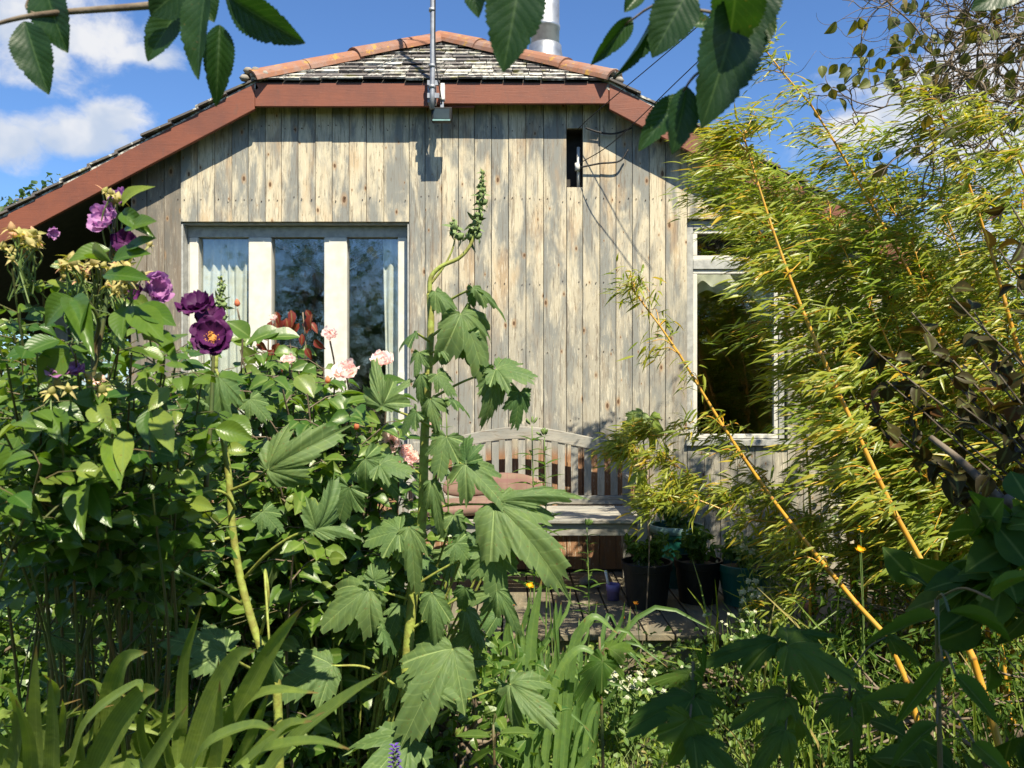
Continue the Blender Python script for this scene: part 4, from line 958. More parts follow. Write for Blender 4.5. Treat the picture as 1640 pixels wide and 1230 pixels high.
for k in range(26):
    c_ = P(rs.normal(462, 22), rs.normal(512 if k < 16 else 548, 12), 2.25 + rs.normal(0, .04)); red.leaves(T_SMALL[rs.randint(2)], [c_], [np.array([rs.normal(0, .5), -.2, -1])], [np.array([rs.normal(0, .5), -1, .3])], rs.uniform(.03, .045), rs.uniform(.025, .035))
for xx in (440, 462, 485): can.tube(spline([P(470, 640, 2.3), P(xx + 4, 570, 2.26), P(xx, 500, 2.25)], 10), .0022, 4)
for (px, py) in ((528, 540), (555, 600), (610, 585), (462, 582), (630, 712), (380, 490)): can.tube(spline([P(px + 6, py + 110, 2.15), P(px + 8, py + 50, 2.12), P(px, py + 4, 2.1)], 10), .0025, 5)
can.build('stem', M['twig'], pr, smooth=True); fol.build('foliage', M['rose2'], pr, smooth=True); red.build('young_leaves', M['redleaf'], pr, smooth=True)
for (px, py, di, nm, cup, ly) in ((612, 580, 42, (.1, -.7, .7), .75, 4), (556, 597, 50, (-.1, -.8, .7), .7, 4), (528, 538, 32, (.2, -.8, .5), 1.0, 3), (462, 581, 30, (0, -.7, .8), .9, 3), (632, 710, 46, (-.4, -.9, .3), .7, 4), (657, 735, 36, (.3, -.8, .4), .8, 3), (690, 677, 20, (.3, -.8, .4), .9, 2), (648, 722, 30, (.5, -.8, .1), .8, 3), (438, 512, 18, (0, -.7, .8), 1, 2), (160, 612, 26, (0, -.7, .6), .8, 2)):
    flower(pr if px > 300 else rb, px, py, 2.08 if px > 300 else 1.3, di, M['pink'], nm, 5, cup, ly)
for (px, py) in ((571, 684), (457, 690), (380, 487), (290, 632), (525, 610)): bud(pr, P(px, py, 2.0), (0, -.3, 1), .0075, M['budred'])

# ---- mallows (big hairy palmate leaves)
def mleaf(parent, a, t_, w, d, nrm=(0, -1, .55), dt=0.0, T=None, mat=None, rnd=None, pet=None, petr=.0028):
    A_, B_ = P(*a, d), P(*t_, d + dt); L_ = np.linalg.norm(B_ - A_); g = Geo()
    g.leaves(T or T_MALLOW[rs.randint(6)], [A_], [B_ - A_], [np.array(nrm, float) + jit(.15)], L_, w / F_PX * d / 1.5, rs.rand() if rnd is None else rnd)
    o = g.build('leaf', mat or M['mallow'], parent, smooth=True)
    if pet is not None:
        g = Geo(); q = spline([P(*p_, dd) for p_, dd in pet] + [A_], 14); g.tube(q, np.linspace(petr * 1.2, petr * .8, 14), 6); g.build('leaf_stalk', M['mstem'], parent, smooth=True)
    return o
def mallow_spire(parent, pts, r0, n_, top):
    g = Geo(); q = spline(pts, 30); g.tube(q, np.linspace(r0, r0 * .35, 30), 8); g.build('stem', M['mstem'], parent, smooth=True)
    bg = Geo(); 
    for k in range(n_):
        f = top + (1 - top) * k / n_; i = int(f * 29); an = k * 2.4; o = unit(np.array([math.cos(an), math.sin(an) * .8, .5])); r_ = .0074 * (1.25 - .85 * k / n_) * rs.uniform(.6, 1.25); an += rs.normal(0, .7)
        p_ = q[i] + o * r_ * 1.1; bg.lathe([(0, -.9 * r_), (.75 * r_, -.6 * r_), (r_, 0), (.7 * r_, .8 * r_), (0, 1.4 * r_)], p_, 7, axis=o); sepals(bg, p_, o, r_ * 1.15, 4)
    bg.build('buds', M['budgreen'], parent, smooth=True)
m1b = P(452, 1300, 1.7); m1b[2] = 0
ml1 = thing('mallow_plant', m1b, 'mallow plant with a bright yellow green leaning stem and a short bud spire', 'mallow')
D1 = 1.62
g = Geo(); q = spline([m1b, P(445, 1130, D1), P(424, 1055, D1), P(405, 1000, D1), P(386, 930, D1), P(373, 850, D1), P(366, 760, D1), P(354, 680, D1), P(346, 620, D1), P(345, 590, D1)], 50)
g.tube(q, np.interp(np.arange(50), [0, 30, 49], [.0095, .0070, .0050]), 10); g.build('stem', M['mstem'], ml1, smooth=True)
mallow_spire(ml1, [P(345, 590, D1), P(348, 540, D1), P(353, 490, D1), P(355, 442, D1)], .0055, 26, .35)
for args in (((430, 752), (515, 700), 105, 1.55, (.3, -1, .3), -.03, T_MALLOW[2], M['mallow'], .9, [((368, 786), D1), ((400, 772), 1.58)]),
             ((505, 848), (545, 785), 75, 1.5, (.5, -.9, .2), 0, T_MALLOW[2], M['mallow'], .5, [((392, 925), D1), ((430, 885), 1.56), ((470, 858), 1.52)]),
             ((500, 850), (566, 842), 40, 1.5, (0, -.8, 1), 0, T_MALLOW[1], M['mallow'], .6, None),
             ((318, 792), (268, 822), 66, 1.5, (-.3, -1, .5), -.03, T_MALLOW[1], M['mallow'], .8, [((377, 815), D1), ((362, 792), 1.56), ((340, 785), 1.53)]),
             ((270, 905), (236, 825), 95, 1.52, (-.2, -1, .3), 0, T_MALLOW[0], M['mallow'], .1, [((388, 968), D1), ((345, 942), 1.57), ((300, 920), 1.54)]),
             ((350, 602), (354, 688), 66, 1.56, (0, -1, .35), -.03, T_MALLOW[2], M['mallow'], .3, [((346, 592), D1)]),
             ((318, 640), (292, 690), 76, 1.56, (-.3, -1, .5), -.02, T_MALLOW[0], M['mallow'], .4, [((346, 640), D1)]),
             ((360, 1046), (275, 1020), 110, 1.50, (.1, -.9, .8), -.04, T_MALLOW[0], M['mallow'], .7, [((420, 1080), D1), ((390, 1065), 1.55)]),
             ((432, 1040), (418, 1120), 70, 1.5, (.1, -.9, .5), 0, T_MALLOW[1], M['mallow'], .2, [((418, 1015), D1), ((430, 960), 1.56), ((424, 915), 1.56)]),
             ((330, 870), (300, 905), 60, 1.62, (0, -1, .4), 0, T_MALLOW[0], M['mallow'], .6, [((375, 860), D1)]),
             ((420, 820), (450, 850), 60, 1.72, (0, -.8, .7), 0, T_MALLOW[0], M['mallow'], .3, None),
             ((400, 640), (430, 670), 56, 1.70, (0, -.8, .7), 0, T_MALLOW[0], M['mallow'], .5, None),
             ((250, 950), (215, 990), 70, 1.6, (0, -.8, .7), 0, T_MALLOW[0], M['mallow'], .1, None),
             ((225, 1010), (185, 1035), 60, 1.6, (0, -.8, .7), 0, T_MALLOW[0], M['mallow'], .3, None),
             ((85, 1015), (120, 1050), 62, 1.55, (0, -1, .4), 0, T_MALLOW[0], M['mallow'], .3, None)):
    mleaf(ml1, *args)
m2b = P(650, 1300, 1.9); m2b[2] = 0; D2 = 1.85
ml2 = thing('mallow_plant', m2b, 'tallest mallow plant, its long bud spire bending in an S before the wall', 'mallow')
g = Geo(); q = spline([m2b, P(650, 1180, D2), P(652, 1060, D2), P(662, 950, D2), P(676, 830, D2), P(680, 700, D2), P(686, 600, D2), P(690, 520, D2), P(688, 470, D2)], 50)
g.tube(q, np.interp(np.arange(50), [0, 30, 49], [.0135, .0105, .0075]), 10); g.build('stem', M['mstem'], ml2, smooth=True)
mallow_spire(ml2, [P(688, 472, D2), P(690, 445, D2), P(706, 427, D2), P(737, 412, D2), P(757, 385, D2), P(768, 340, D2), P(772, 300, D2), P(773, 272, D2)], .0060, 30, .60)
mallow_spire(ml2, [P(690, 455, D2), P(712, 425, D2), P(726, 395, D2), P(728, 370, D2), P(724, 348, D2)], .0030, 6, .65)
A2 = [((697, 468), (732, 508), 48, -.03, (.3, -1, .4), 1, .5, [(688, 475)]),
      ((757, 462), (818, 484), 50, 0, (.1, -.7, .9), 1, .6, [(688, 500), (730, 475)]), ((760, 465), (752, 490), 40, .02, (-.6, -.6, -.2), 0, .0, None),
      ((737, 503), (796, 604), 124, -.04, (.25, -1, .45), 2, .8, [(690, 540), (712, 522)]), ((742, 540), (768, 596), 66, .04, (.2, -.6, -.7), 0, .0, None),
      ((795, 592), (852, 598), 92, -.02, (.2, -.8, .8), 0, .6, [(688, 640), (740, 612)]), ((793, 596), (786, 668), 60, -.03, (.2, -1, .3), 1, .7, None), ((777, 588), (772, 630), 38, .03, (0, -.6, -.8), 0, 0, None),
      ((832, 628), (828, 684), 52, .0, (.3, -.7, -.7), 0, .0, [(795, 600), (815, 610)]),
      ((612, 650), (598, 572), 60, -.02, (.3, -1, .2), 2, .7, [(700, 688), (660, 668)]), ((614, 650), (648, 596), 56, 0, (-.3, -1, .3), 2, .6, None),
      ((668, 534), (636, 546), 34, 0, (0, -.7, .8), 1, .2, [(690, 548)]), ((672, 565), (664, 596), 40, -.02, (0, -1, .6), 0, .5, [(688, 560)]), ((705, 560), (735, 560), 40, 0, (0, -.8, .8), 0, .3, [(690, 565)]),
      ((675, 600), (668, 640), 44, -.02, (-.2, -1, .5), 1, .4, [(686, 600)]), ((700, 600), (728, 630), 44, -.01, (.2, -.9, .6), 0, .6, [(686, 610)]), ((690, 640), (698, 690), 50, -.03, (0, -1, .4), 2, .8, [(684, 640)]), ((720, 640), (758, 650), 34, 0, (0, -.6, 1), 1, .1, [(684, 650)]),
      ((668, 660), (640, 690), 46, 0, (0, -.9, .6), 0, .3, [(682, 670)]),
      ((715, 700), (700, 760), 66, -.03, (0, -1, .5), 0, .6, [(680, 700)]), ((745, 745), (808, 795), 96, -.04, (.3, -1, .4), 0, .7, [(680, 740), (712, 732)]), ((748, 742), (742, 700), 70, .03, (-.3, -.8, -.5), 0, .0, None),
      ((792, 808), (896, 905), 130, -.08, (.35, -1, .3), 2, .9, [(678, 815), (735, 808)]), ((792, 806), (905, 772), 56, -.03, (0, -.9, .7), 1, .6, None),
      ((608, 745), (655, 752), 70, -.02, (0, -.8, .7), 0, .5, [(678, 760), (640, 745)]), ((585, 735), (640, 790), 84, 0, (0, -.9, .6), 0, .4, None),
      ((655, 845), (672, 935), 88, -.05, (.1, -1, .4), 1, .7, [(676, 850)]), ((640, 852), (585, 860), 84, 0, (0, -.8, .8), 0, .5, None), ((690, 770), (712, 850), 60, -.03, (.2, -1, .3), 1, .6, [(678, 780)]),
      ((592, 945), (498, 1000), 120, -.05, (-.3, -1, .5), 2, .8, [(655, 960), (620, 950)]), ((592, 948), (560, 1040), 80, -.03, (.3, -1, .4), 2, .6, None), ((692, 950), (700, 1025), 62, -.04, (.1, -1, .4), 1, .5, [(660, 950)]),
      ((600, 930), (618, 900), 50, 0, (0, -1, .4), 0, .4, None), ((725, 1040), (650, 1160), 126, -.10, (.1, -1, .45), 2, .8, [(652, 1080), (690, 1045)]), ((660, 1075), (715, 1120), 84, -.08, (.1, -1, .5), 0, .7, [(652, 1100)]),
      ((532, 1066), (452, 1100), 96, -.06, (-.2, -1, .5), 2, .7, [(650, 1110), (590, 1070)]), ((795, 945), (840, 1010), 66, -.03, (.3, -1, .4), 1, .4, [(655, 1010), (740, 955)]), ((790, 880), (800, 955), 100, -.02, (.1, -.9, .7), 0, .5, [(660, 940), (730, 900)]),
      ((818, 1096), (884, 1160), 96, -.10, (.3, -1, .4), 2, .7, [(650, 1180), (740, 1125)]), ((816, 1096), (800, 1140), 60, .02, (0, -.8, -.5), 0, .1, None), ((650, 1185), (585, 1250), 140, -.15, (0, -1, .7), 0, .5, [(650, 1200)]),
      ((560, 780), (540, 830), 80, 0, (0, -.9, .7), 0, .3, None), ((730, 870), (755, 900), 60, 0, (0, -.8, .7), 0, .4, None), ((610, 1010), (640, 1040), 60, .02, (0, -.8, .8), 0, .2, None), ((745, 940), (735, 985), 60, .0, (0, -.9, .6), 1, .2, None)]
for (a, t_, w, dt, nm, ti, rn_, pet) in A2:
    dd = D2 - .08
    pp = None if pet is None else [(p_, D2 - .04 * k) for k, p_ in enumerate(pet)]
    mleaf(ml2, a, t_, w * 1.08, dd, nm, dt, T_MALLOW[ti + 3 * (rs.rand() < .5)], M['mallow'], rn_, pp)
# lower side mallow behind the strap leaves: fills the middle
m3b = P(560, 1180, 2.3); m3b[2] = 0
ml3 = thing('mallow_plant', m3b, 'low leafy mallow without a spire between the two tall mallows', 'mallow'); st = Geo()
for k in range(46):
    px, py = rs.uniform(440, 800), rs.uniform(800, 1080); d = rs.uniform(1.95, 2.4); a_ = P(px, py, d); q = spline([m3b + jit(.05) * [1, 1, 0], (m3b + a_) / 2 + [0, 0, .06], a_], 10); st.tube(q, .003, 4, cap=False)
    g = Geo(); g.leaves(T_MALLOW[rs.randint(6)], [a_], [[rs.normal(0, .8), -.3, -.5 + rs.normal(0, .3)]], [[rs.normal(0, .35), -.8, .8]], rs.uniform(.06, .10), rs.uniform(.06, .10)); g.build('leaf', M['mallow'], ml3, smooth=True)
st.build('leaf_stalk', M['mstem'], ml3)

# ---- strap leaves / blades
def blade(g, pts, w, rnd=None, nrm=(0, -1, .3), n_=20, fold=.18, twist=0.0):
    q = spline(pts, n_ + 1); T = unit(np.gradient(q, axis=0)); nr = unit(np.array(nrm, float)); V = []
    for i in range(n_ + 1):
        v = i / n_; ww = w * .5 * min(1, (.55 + v * 1.2)) * (1 - max(0, (v - .45) / .55) ** 2.2) + .0004
        nn = nr + np.array([twist * v, 0, 0]); x = unit(np.cross(T[i], nn)); z = unit(np.cross(x, T[i]))
        for c_ in (-1, -.5, 0, .5, 1): V.append(q[i] + x * c_ * ww + z * (-(1 - abs(c_)) * fold * ww * 2))
    F = [(i * 5 + j, i * 5 + j + 1, (i + 1) * 5 + j + 1, (i + 1) * 5 + j) for i in range(n_) for j in range(4)]
    D = np.zeros((len(V), 4)); D[:, 0] = np.tile([-1, -.5, 0, .5, 1], n_ + 1); D[:, 1] = np.repeat(np.linspace(0, 1, n_ + 1), 5); D[:, 2] = np.tile([0, 0, 1, 0, 0], n_ + 1); D[:, 3] = rs.rand() if rnd is None else rnd
    g.add(V, F, D=D)
def strap_clump(name, base, lst, label, cat, mat):
    t_ = thing(name, base, label, cat); g = Geo()
    for (pts, w, d, rn_, nm) in lst:
        d = d - .27; w = w * .95
        ex = (pts[0][0] - 1.1 * (pts[1][0] - pts[0][0]), pts[0][1] + 1.1 * abs(pts[1][1] - pts[0][1]) + 20); E_ = P(*ex, d + .03); gd = E_ - [(P(*pts[1], d)[0] - E_[0]) * .35, -.05, 0]; gd[2] = 0
        blade(g, [gd, E_] + [P(*p_, d - .05 * i) for i, p_ in enumerate(pts)], w / F_PX * d, rn_, nm)
    g.build('leaves', mat, t_, smooth=True)
D3 = 1.45
L1 = [([(57, 1225), (55, 1130), (58, 1034)], 27, D3, .6, (.1, -1, .2)), ([(82, 1240), (84, 1160), (80, 1082)], 30, D3, .2, (0, -1, .2)), ([(40, 1215), (20, 1140), (-30, 1170)], 30, D3, .7, (0, -1, .6)),
      ([(110, 1230), (140, 1150), (215, 1095), (228, 1108)], 22, D3, .3, (0, -.8, .8)), ([(60, 1200), (90, 1110), (70, 1080)], 22, 1.5, .4, (0, -1, .2)), ([(96, 1190), (102, 1140), (100, 1120)], 16, 1.5, .5, (0, -1, .2)), ([(20, 1220), (30, 1150), (18, 1110), (0, 1100)], 22, D3, .4, (0, -1, .2)), ([(130, 1230), (126, 1170), (135, 1130)], 20, 1.5, .5, (0, -1, .4)),
      ([(50, 1240), (45, 1180), (25, 1120)], 24, 1.4, .5, (.3, -1, .2))]
L2 = [([(150, 1235), (185, 1165), (225, 1112), (254, 1105)], 44, D3, .5, (.2, -1, .5)), ([(165, 1190), (180, 1100), (200, 1055), (236, 1044)], 36, 1.5, .7, (.2, -1, .4)), ([(290, 1160), (295, 1060), (322, 972)], 20, 1.5, .4, (.5, -1, .2)),
      ([(300, 1245), (335, 1130), (375, 1055), (408, 1042)], 40, 1.4, .5, (.1, -1, .5)), ([(275, 1235), (262, 1170), (272, 1105)], 15, 1.5, .8, (0, -1, .2)), ([(200, 1220), (190, 1150), (150, 1090), (120, 1098)], 14, 1.55, .2, (0, -.7, .8)), ([(240, 1230), (225, 1160), (248, 1120)], 20, 1.5, .1, (0, -1, .4)),
      ([(230, 1240), (260, 1190), (300, 1130)], 26, 1.4, .3, (0, -1, .5)), ([(320, 1200), (345, 1120), (350, 1055)], 16, 1.5, .3, (0, -1, .2))]
L3 = [([(330, 1245), (390, 1120), (440, 1030), (484, 972)], 32, 1.4, .4, (.3, -1, .4)), ([(345, 1240), (380, 1140), (430, 1105), (510, 1110)], 26, 1.42, .5, (0, -.8, .9)), ([(420, 1240), (480, 1170), (560, 1110), (620, 1075)], 34, 1.35, .2, (0, -.7, .9)), ([(360, 1250), (440, 1180), (520, 1140)], 30, 1.3, .1, (0, -.6, 1)), ([(380, 1245), (450, 1165), (500, 1155)], 28, 1.3, .3, (.2, -.8, .8)),
      ([(300, 1250), (330, 1190), (400, 1160), (440, 1170)], 26, 1.3, .2, (0, -.7, .9)), ([(340, 1250), (350, 1170), (352, 1090)], 22, 1.4, .7, (0, -1, .3)), ([(400, 1250), (420, 1200), (500, 1185), (560, 1200)], 24, 1.25, .1, (0, -.6, 1)), ([(375, 1240), (410, 1160), (430, 1110)], 20, 1.45, .5, (.2, -1, .3))]
for k in range(7): L1.append(([(rs.uniform(-20, 150), 1240), (rs.uniform(-20, 160), 1170), (rs.uniform(-30, 190), rs.uniform(1095, 1160))], rs.uniform(14, 26), 1.55, rs.rand(), (rs.normal(0, .3), -1, .4)))
for k in range(7): L2.append(([(rs.uniform(160, 320), 1240), (rs.uniform(160, 330), 1180), (rs.uniform(150, 350), rs.uniform(1090, 1160))], rs.uniform(14, 26), 1.6, rs.rand(), (rs.normal(0, .3), -1, .4)))
strap_clump('strap_leaved_plant', (P(60, 1300, 1.5)[0], 1.5, 0), L1, 'clump of broad upright green strap leaves in the bottom left corner', 'plant', M['strap'])
strap_clump('strap_leaved_plant', (P(230, 1300, 1.5)[0], 1.5, 0), L2, 'broad strap leaves curving right, middle clump of the three at the bottom left', 'plant', M['strap'])
strap_clump('strap_leaved_plant', (P(380, 1300, 1.5)[0], 1.45, 0), L3, 'clump of long strap leaves leaning far right below the yellow green mallow stem', 'plant', M['strap'])

# iris clumps in the middle
def iris(px0, px1, d0, d1, n_, hmin, hmax, label, hero=(), w=(.010, .022)):
    base = P((px0 + px1) / 2, 1100, (d0 + d1) / 2); base[2] = 0; t_ = thing('iris_plant', base, label, 'iris'); g = Geo()
    for k in range(n_):
        px, d = rs.uniform(px0, px1), rs.uniform(d0, d1); b = P(px, 900, d); b[2] = -.01; h = rs.uniform(hmin, hmax); ln = rs.normal(.10, .15) * h; ly = rs.normal(-.05, .1) * h
        bend = rs.rand() < .3; tip = b + [ln * (1.7 if bend else 1), ly, h * (.72 if bend else 1)]; blade(g, [b, b + [ln * .3, ly * .3, h * .55], b + [ln * .9, ly * .7, h * (.88 if bend else .84)], tip], rs.uniform(*w), None, (rs.normal(0, .4), -1, .3), 9)
    for (pts, ww, d, rn_, nm) in hero: 
        b = P(*pts[0], d); b[2] = 0; blade(g, [b] + [P(*p_, d) for p_ in pts[1:]], ww / F_PX * d, rn_, nm)
    g.build('leaves', M['iris'], t_, smooth=True)
iris(800, 960, 2.6, 3.4, 90, .28, .66, 'big clump of upright iris blades left of the deck in the middle',
     (([(845, 1180), (850, 1050), (868, 925)], 17, 2.5, .6, (.1, -1, .2)), ([(895, 1200), (915, 1060), (938, 990)], 16, 2.6, .5, (0, -1, .3)), ([(880, 1200), (905, 1090), (945, 990), (990, 1015)], 14, 2.6, .8, (0, -.8, .8)), ([(860, 1200), (885, 1120), (925, 1040), (972, 1062)], 14, 2.5, .9, (0, -.8, .8))))
iris(700, 830, 2.5, 3.2, 45, .25, .55, 'loose tuft of iris blades behind the drooping mallow leaves', w=(.008, .016))
iris(870, 990, 2.15, 2.5, 50, .12, .34, 'short young iris blades at the bottom centre edge', w=(.008, .016))

# ---- lily stem in front of the bench
def lily(px, top, bot, d, n_, label, ls=.11):
    b = P(px, bot, d); b[2] = 0; t_ = thing('lily_plant', b, label, 'lily'); g = Geo(); tp = P(px, top, d); q = spline([b, (b + tp) / 2 + [.01, 0, 0], tp], 20); g.tube(q, np.linspace(.005, .0025, 20), 6); g.build('stem', M['gstem'], t_, smooth=True); g = Geo()
    for k in range(n_):
        f = .45 + .55 * k / n_; p_ = q[int(f * 19)]; an = k * 2.4; o = np.array([math.cos(an), math.sin(an), .5 - .2 * (1 - f)]); s_ = ls * (1.1 - .55 * (f - .45) / .55) * rs.uniform(.8, 1.1)
        g.leaves(T_LANCE[rs.randint(2)], [p_], [o], [[0, -.2, 1]], s_, s_ * .17)
    g.build('leaves', M['shadeleaf'], t_, smooth=True); g = Geo()
    for k in range(5): o = unit(np.array([rs.normal(0, .6), rs.normal(0, .6), .8])); g.lathe([(0, 0), (.006, .012), (.005, .03), (0, .036)], tp + o * .01, 6, axis=o)
    g.build('buds', M['gstem'], t_, smooth=True)
lily(852, 682, 1000, 3.6, 46, 'lily stem with whorls of narrow leaves in front of the bench back', .15)
lily(872, 700, 1000, 3.7, 34, 'second lily stem just right of the bushier lily', .14)
lily(940, 845, 1000, 3.8, 22, 'short lily stem in front of the bench apron', .10)
lily(715, 655, 1000, 3.0, 26, 'thin lily stem rising between the mallow and the wall', .09)

# ---- bamboo
bb = np.array([1.95, 3.05, 0])
bam = thing('bamboo_clump', bb, 'golden bamboo clump with yellow leaning culms filling the right of the photo', 'bamboo')
def culm(pts, r0, r1, foliage_from, nb, lmin, lmax, mat, dens=1.0, blen=(.15, .38), drift=(-.62, -.12, -.05), bstart=None):
    q = spline(pts, 60); seg = np.linalg.norm(np.diff(q, axis=0), axis=1); cum = np.concatenate([[0], np.cumsum(seg)]); T = cum[-1]
    g = Geo(); s = 0; P_, R_, N_ = [], [], []
    nodes = []; 
    while s < T:
        nodes.append(s); s += .13 * rs.uniform(.85, 1.15) * (1.0 + .2 * (r0 > .009))
    samples = [0.0]; isn = [0]
    for s in nodes[1:]: samples += [s - .006, s - .0015, s + .002, s + .008]; isn += [0, 1, 1, 0]
    samples.append(T); isn.append(0)
    for s in samples:
        P_.append([np.interp(s, cum, q[:, c_]) for c_ in range(3)]); R_.append(r0 + (r1 - r0) * (s / T))
    R_ = np.array(R_) * (1 + .16 * np.array(isn)); m_ = len(P_); sides = 8; n0 = g.n
    g.tube(P_, R_, sides, cap=False); D = g.D[-1]; D[:, 2] = np.repeat(np.array(isn, float), sides)
    fo, tw = Geo(), g; pos, yd, nr, L, Wd = [], [], [], [], []
    dr = np.array(drift)
    for s in nodes + [T - .02, T - .07, T - .004]:
        f = s / T
        if f < foliage_from: continue
        p0 = np.array([np.interp(s, cum, q[:, c_]) for c_ in range(3)])
        for k in range(nb + (rs.rand() < .4)):
            o = unit(rs.normal(0, 1, 3) * [1, .8, .35] + dr + [0, 0, .45]); ln = rs.uniform(*blen) * (1.15 - .55 * f); e = p0 + o * ln + np.array([0, 0, -.16 * ln]) + dr * ln * .4
            w_ = spline([p0, p0 + o * ln * .5 + [0, 0, .02], e], 9); tw.tube(w_, np.linspace(.0022, .0009, 9), 4, cap=False)
            nl = int((15 + ln * 84) * dens)
            for j in range(nl):
                t_ = rs.uniform(.25, 1) if j > 3 else 1.0; pp = w_[min(8, int(t_ * 8))] + jit(.022)
                dd = unit(o * .35 + rs.normal(0, .42, 3) * [1, 1, .75] + dr * 1.7 + [0, 0, -.16]); pos.append(pp); yd.append(dd); nr.append([rs.normal(0, .5), -.45 + rs.normal(0, .4), .9]); l_ = rs.uniform(lmin, lmax) * .84; L.append(l_); Wd.append(l_ * rs.uniform(.125, .18))
    cu = g.build('culm', M['culm'], bam, smooth=True)
    pos, yd, nr, L, Wd = map(np.array, (pos, yd, nr, L, Wd)); w = rs.randint(0, 3, len(pos))
    for k in range(3):
        mk = w == k; fo.leaves(T_BAMBOO[k], pos[mk], yd[mk], nr[mk], L[mk], Wd[mk])
    f_ = fo.build('foliage', mat, cu); 
    return cu
gb = lambda x, y: np.array([x, y, 0.0])
culm([gb(1.62, 2.55), P(1560, 1060, 2.65), P(1505, 950, 2.7), P(1440, 835, 2.75), P(1385, 720, 2.8), P(1330, 600, 2.85), P(1281, 486, 2.9), P(1234, 357, 2.95), P(1190, 215, 3.0)], .0145, .003, .40, 2, .06, .11, M['bamboo'], 1.35)
culm([gb(1.45, 2.75), P(1440, 1058, 2.8), P(1370, 965, 2.85), P(1300, 880, 2.9), P(1230, 790, 2.95), P(1150, 670, 3.0), P(1080, 555, 3.05), P(1012, 462, 3.1)], .0125, .003, .35, 2, .05, .095, M['bamboo'], .62, (.06, .20), (-.25, 0, -.1))
culm([gb(1.75, 3.2), P(1590, 700, 3.3), P(1500, 520, 3.3), P(1415, 362, 3.3), P(1350, 250, 3.3), P(1300, 170, 3.3), P(1250, 112, 3.3), P(1212, 62, 3.3)], .014, .0025, .42, 2, .06, .10, M['bamboo'], 1.15, (.10, .3))
culm([gb(2.1, 3.0), P(1660, 700, 3.0), P(1608, 478, 3.0), P(1570, 350, 3.0), P(1535, 250, 3.0), P(1505, 180, 3.0)], .015, .003, .4, 2, .06, .11, M['bamboo'], 1.3)
culm([gb(2.3, 3.1), P(1700, 500, 3.1), P(1640, 280, 3.1), P(1590, 195, 3.1)], .012, .003, .4, 2, .06, .11, M['bamboo'], 1.3)
# two low fanning shoots beside the bench end
culm([gb(1.35, 3.7), P(1290, 830, 3.75), P(1175, 805, 3.8), P(1080, 745, 3.85), P(1000, 720, 3.9)], .006, .0025, .3, 3, .06, .11, M['bamboo'], 1.0, (.08, .22), (-.35, 0, -.1))
culm([gb(1.3, 3.6), P(1290, 870, 3.65), P(1190, 830, 3.7), P(1110, 800, 3.75), P(1040, 815, 3.8)], .006, .0025, .3, 3, .06, .11, M['bamboo'], 1.0, (.08, .22), (-.3, 0, -.05))
culm([gb(1.32, 3.9), P(1260, 830, 3.95), P(1150, 700, 4.0), P(1060, 700, 4.0), P(1020, 690, 4.0)], .005, .002, .35, 2, .06, .11, M['bamboo'], .9, (.08, .2), (-.3, 0, -.05))
for k in range(46):
    px, py = [(1165, 215), (1205, 250), (1165, 310), (1215, 335), (1355, 400), (1170, 275), (1560, 600), (1480, 640), (1350, 500), (1400, 520), (1400, 560), (1470, 540), (1540, 420), (1600, 340), (1400, 610), (1450, 650), (1640, 300), (1240, 300), (1300, 330), (1350, 300), (1400, 380), (1450, 330), (1500, 300), (1370, 430), (1400, 450), (1420, 460), (1480, 420), (1560, 300), (1620, 250), (1380, 250), (1600, 420), (1330, 350), (1250, 520), (1245, 420), (1225, 380), (1290, 430), (1300, 600), (1340, 680), (1260, 340), (1420, 300), (1460, 380), (1520, 340), (1580, 480), (1500, 520), (1440, 620), (1360, 560)][k]; d = rs.uniform(3.2, 4.2)
    if k < 6: d = rs.uniform(3.6, 4.4)
    b = gb(rs.uniform(1.6, 2.5), d + rs.uniform(-.2, .2)); tip = P(px, py, d); mid = (b + tip) / 2 + [.12, 0, .18]
    culm([b, mid, tip], .009, .002, (.78 if k in (0, 1, 2, 3, 5) else (.25 if k % 2 else .38)), 2, .06, .105, M['bamboo2'] if k % 3 else M['bamboo'], .85, (.14, .38))

# ---- contorted hazel, upper right
hb = np.array([3.0, 3.7, 0]); hz = thing('contorted_hazel', hb, 'contorted hazel with corkscrew twigs and sparse olive leaves against the sky at upper right', 'tree')
g = Geo(); lf = Geo()
trunk = spline([hb, hb + [.05, 0, 1.2], P(1750, 120, 3.7), P(1690, 40, 3.6)], 24); g.tube(trunk, np.linspace(.05, .025, 24), 9); g.build('trunk', M['bark'], hz, smooth=True); g = Geo()
def curly(p0, d0, length, r, depth=0, step=.018, curl=22.0):
    p = np.array(p0, float); d = unit(d0); ax = unit(rs.normal(0, 1, 3) * [1, 1.2, 1]); om = rs.uniform(.5, 1.0) * curl; pts = [p.copy()]; n_ = max(5, int(length / step)); home = d.copy()
    for i in range(n_):
        if rs.rand() < .30: ax = unit(rs.normal(0, 1, 3)); om = rs.uniform(.3, 1.1) * curl
        d = unit(d + np.cross(ax, d) * om * step + home * .09); p = p + d * step; pts.append(p.copy())
        if depth < 2 and rs.rand() < (.15 if depth == 0 else .10): curly(p, unit(d + rs.normal(0, .8, 3)), length * rs.uniform(.25, .55), r * .55, depth + 1)
        if r < .004 and rs.rand() < .028: lf.leaves(T_ROUND[0], [p], [[rs.normal(0, .6), rs.normal(0, .5), -.8]], [[rs.normal(0, .6), -1, rs.normal(0, .5)]], rs.uniform(.04, .075), rs.uniform(.04, .07))
    g.tube(np.array(pts), np.linspace(r * .75, r * .3, len(pts)), 5 if depth == 0 else 4, cap=False)
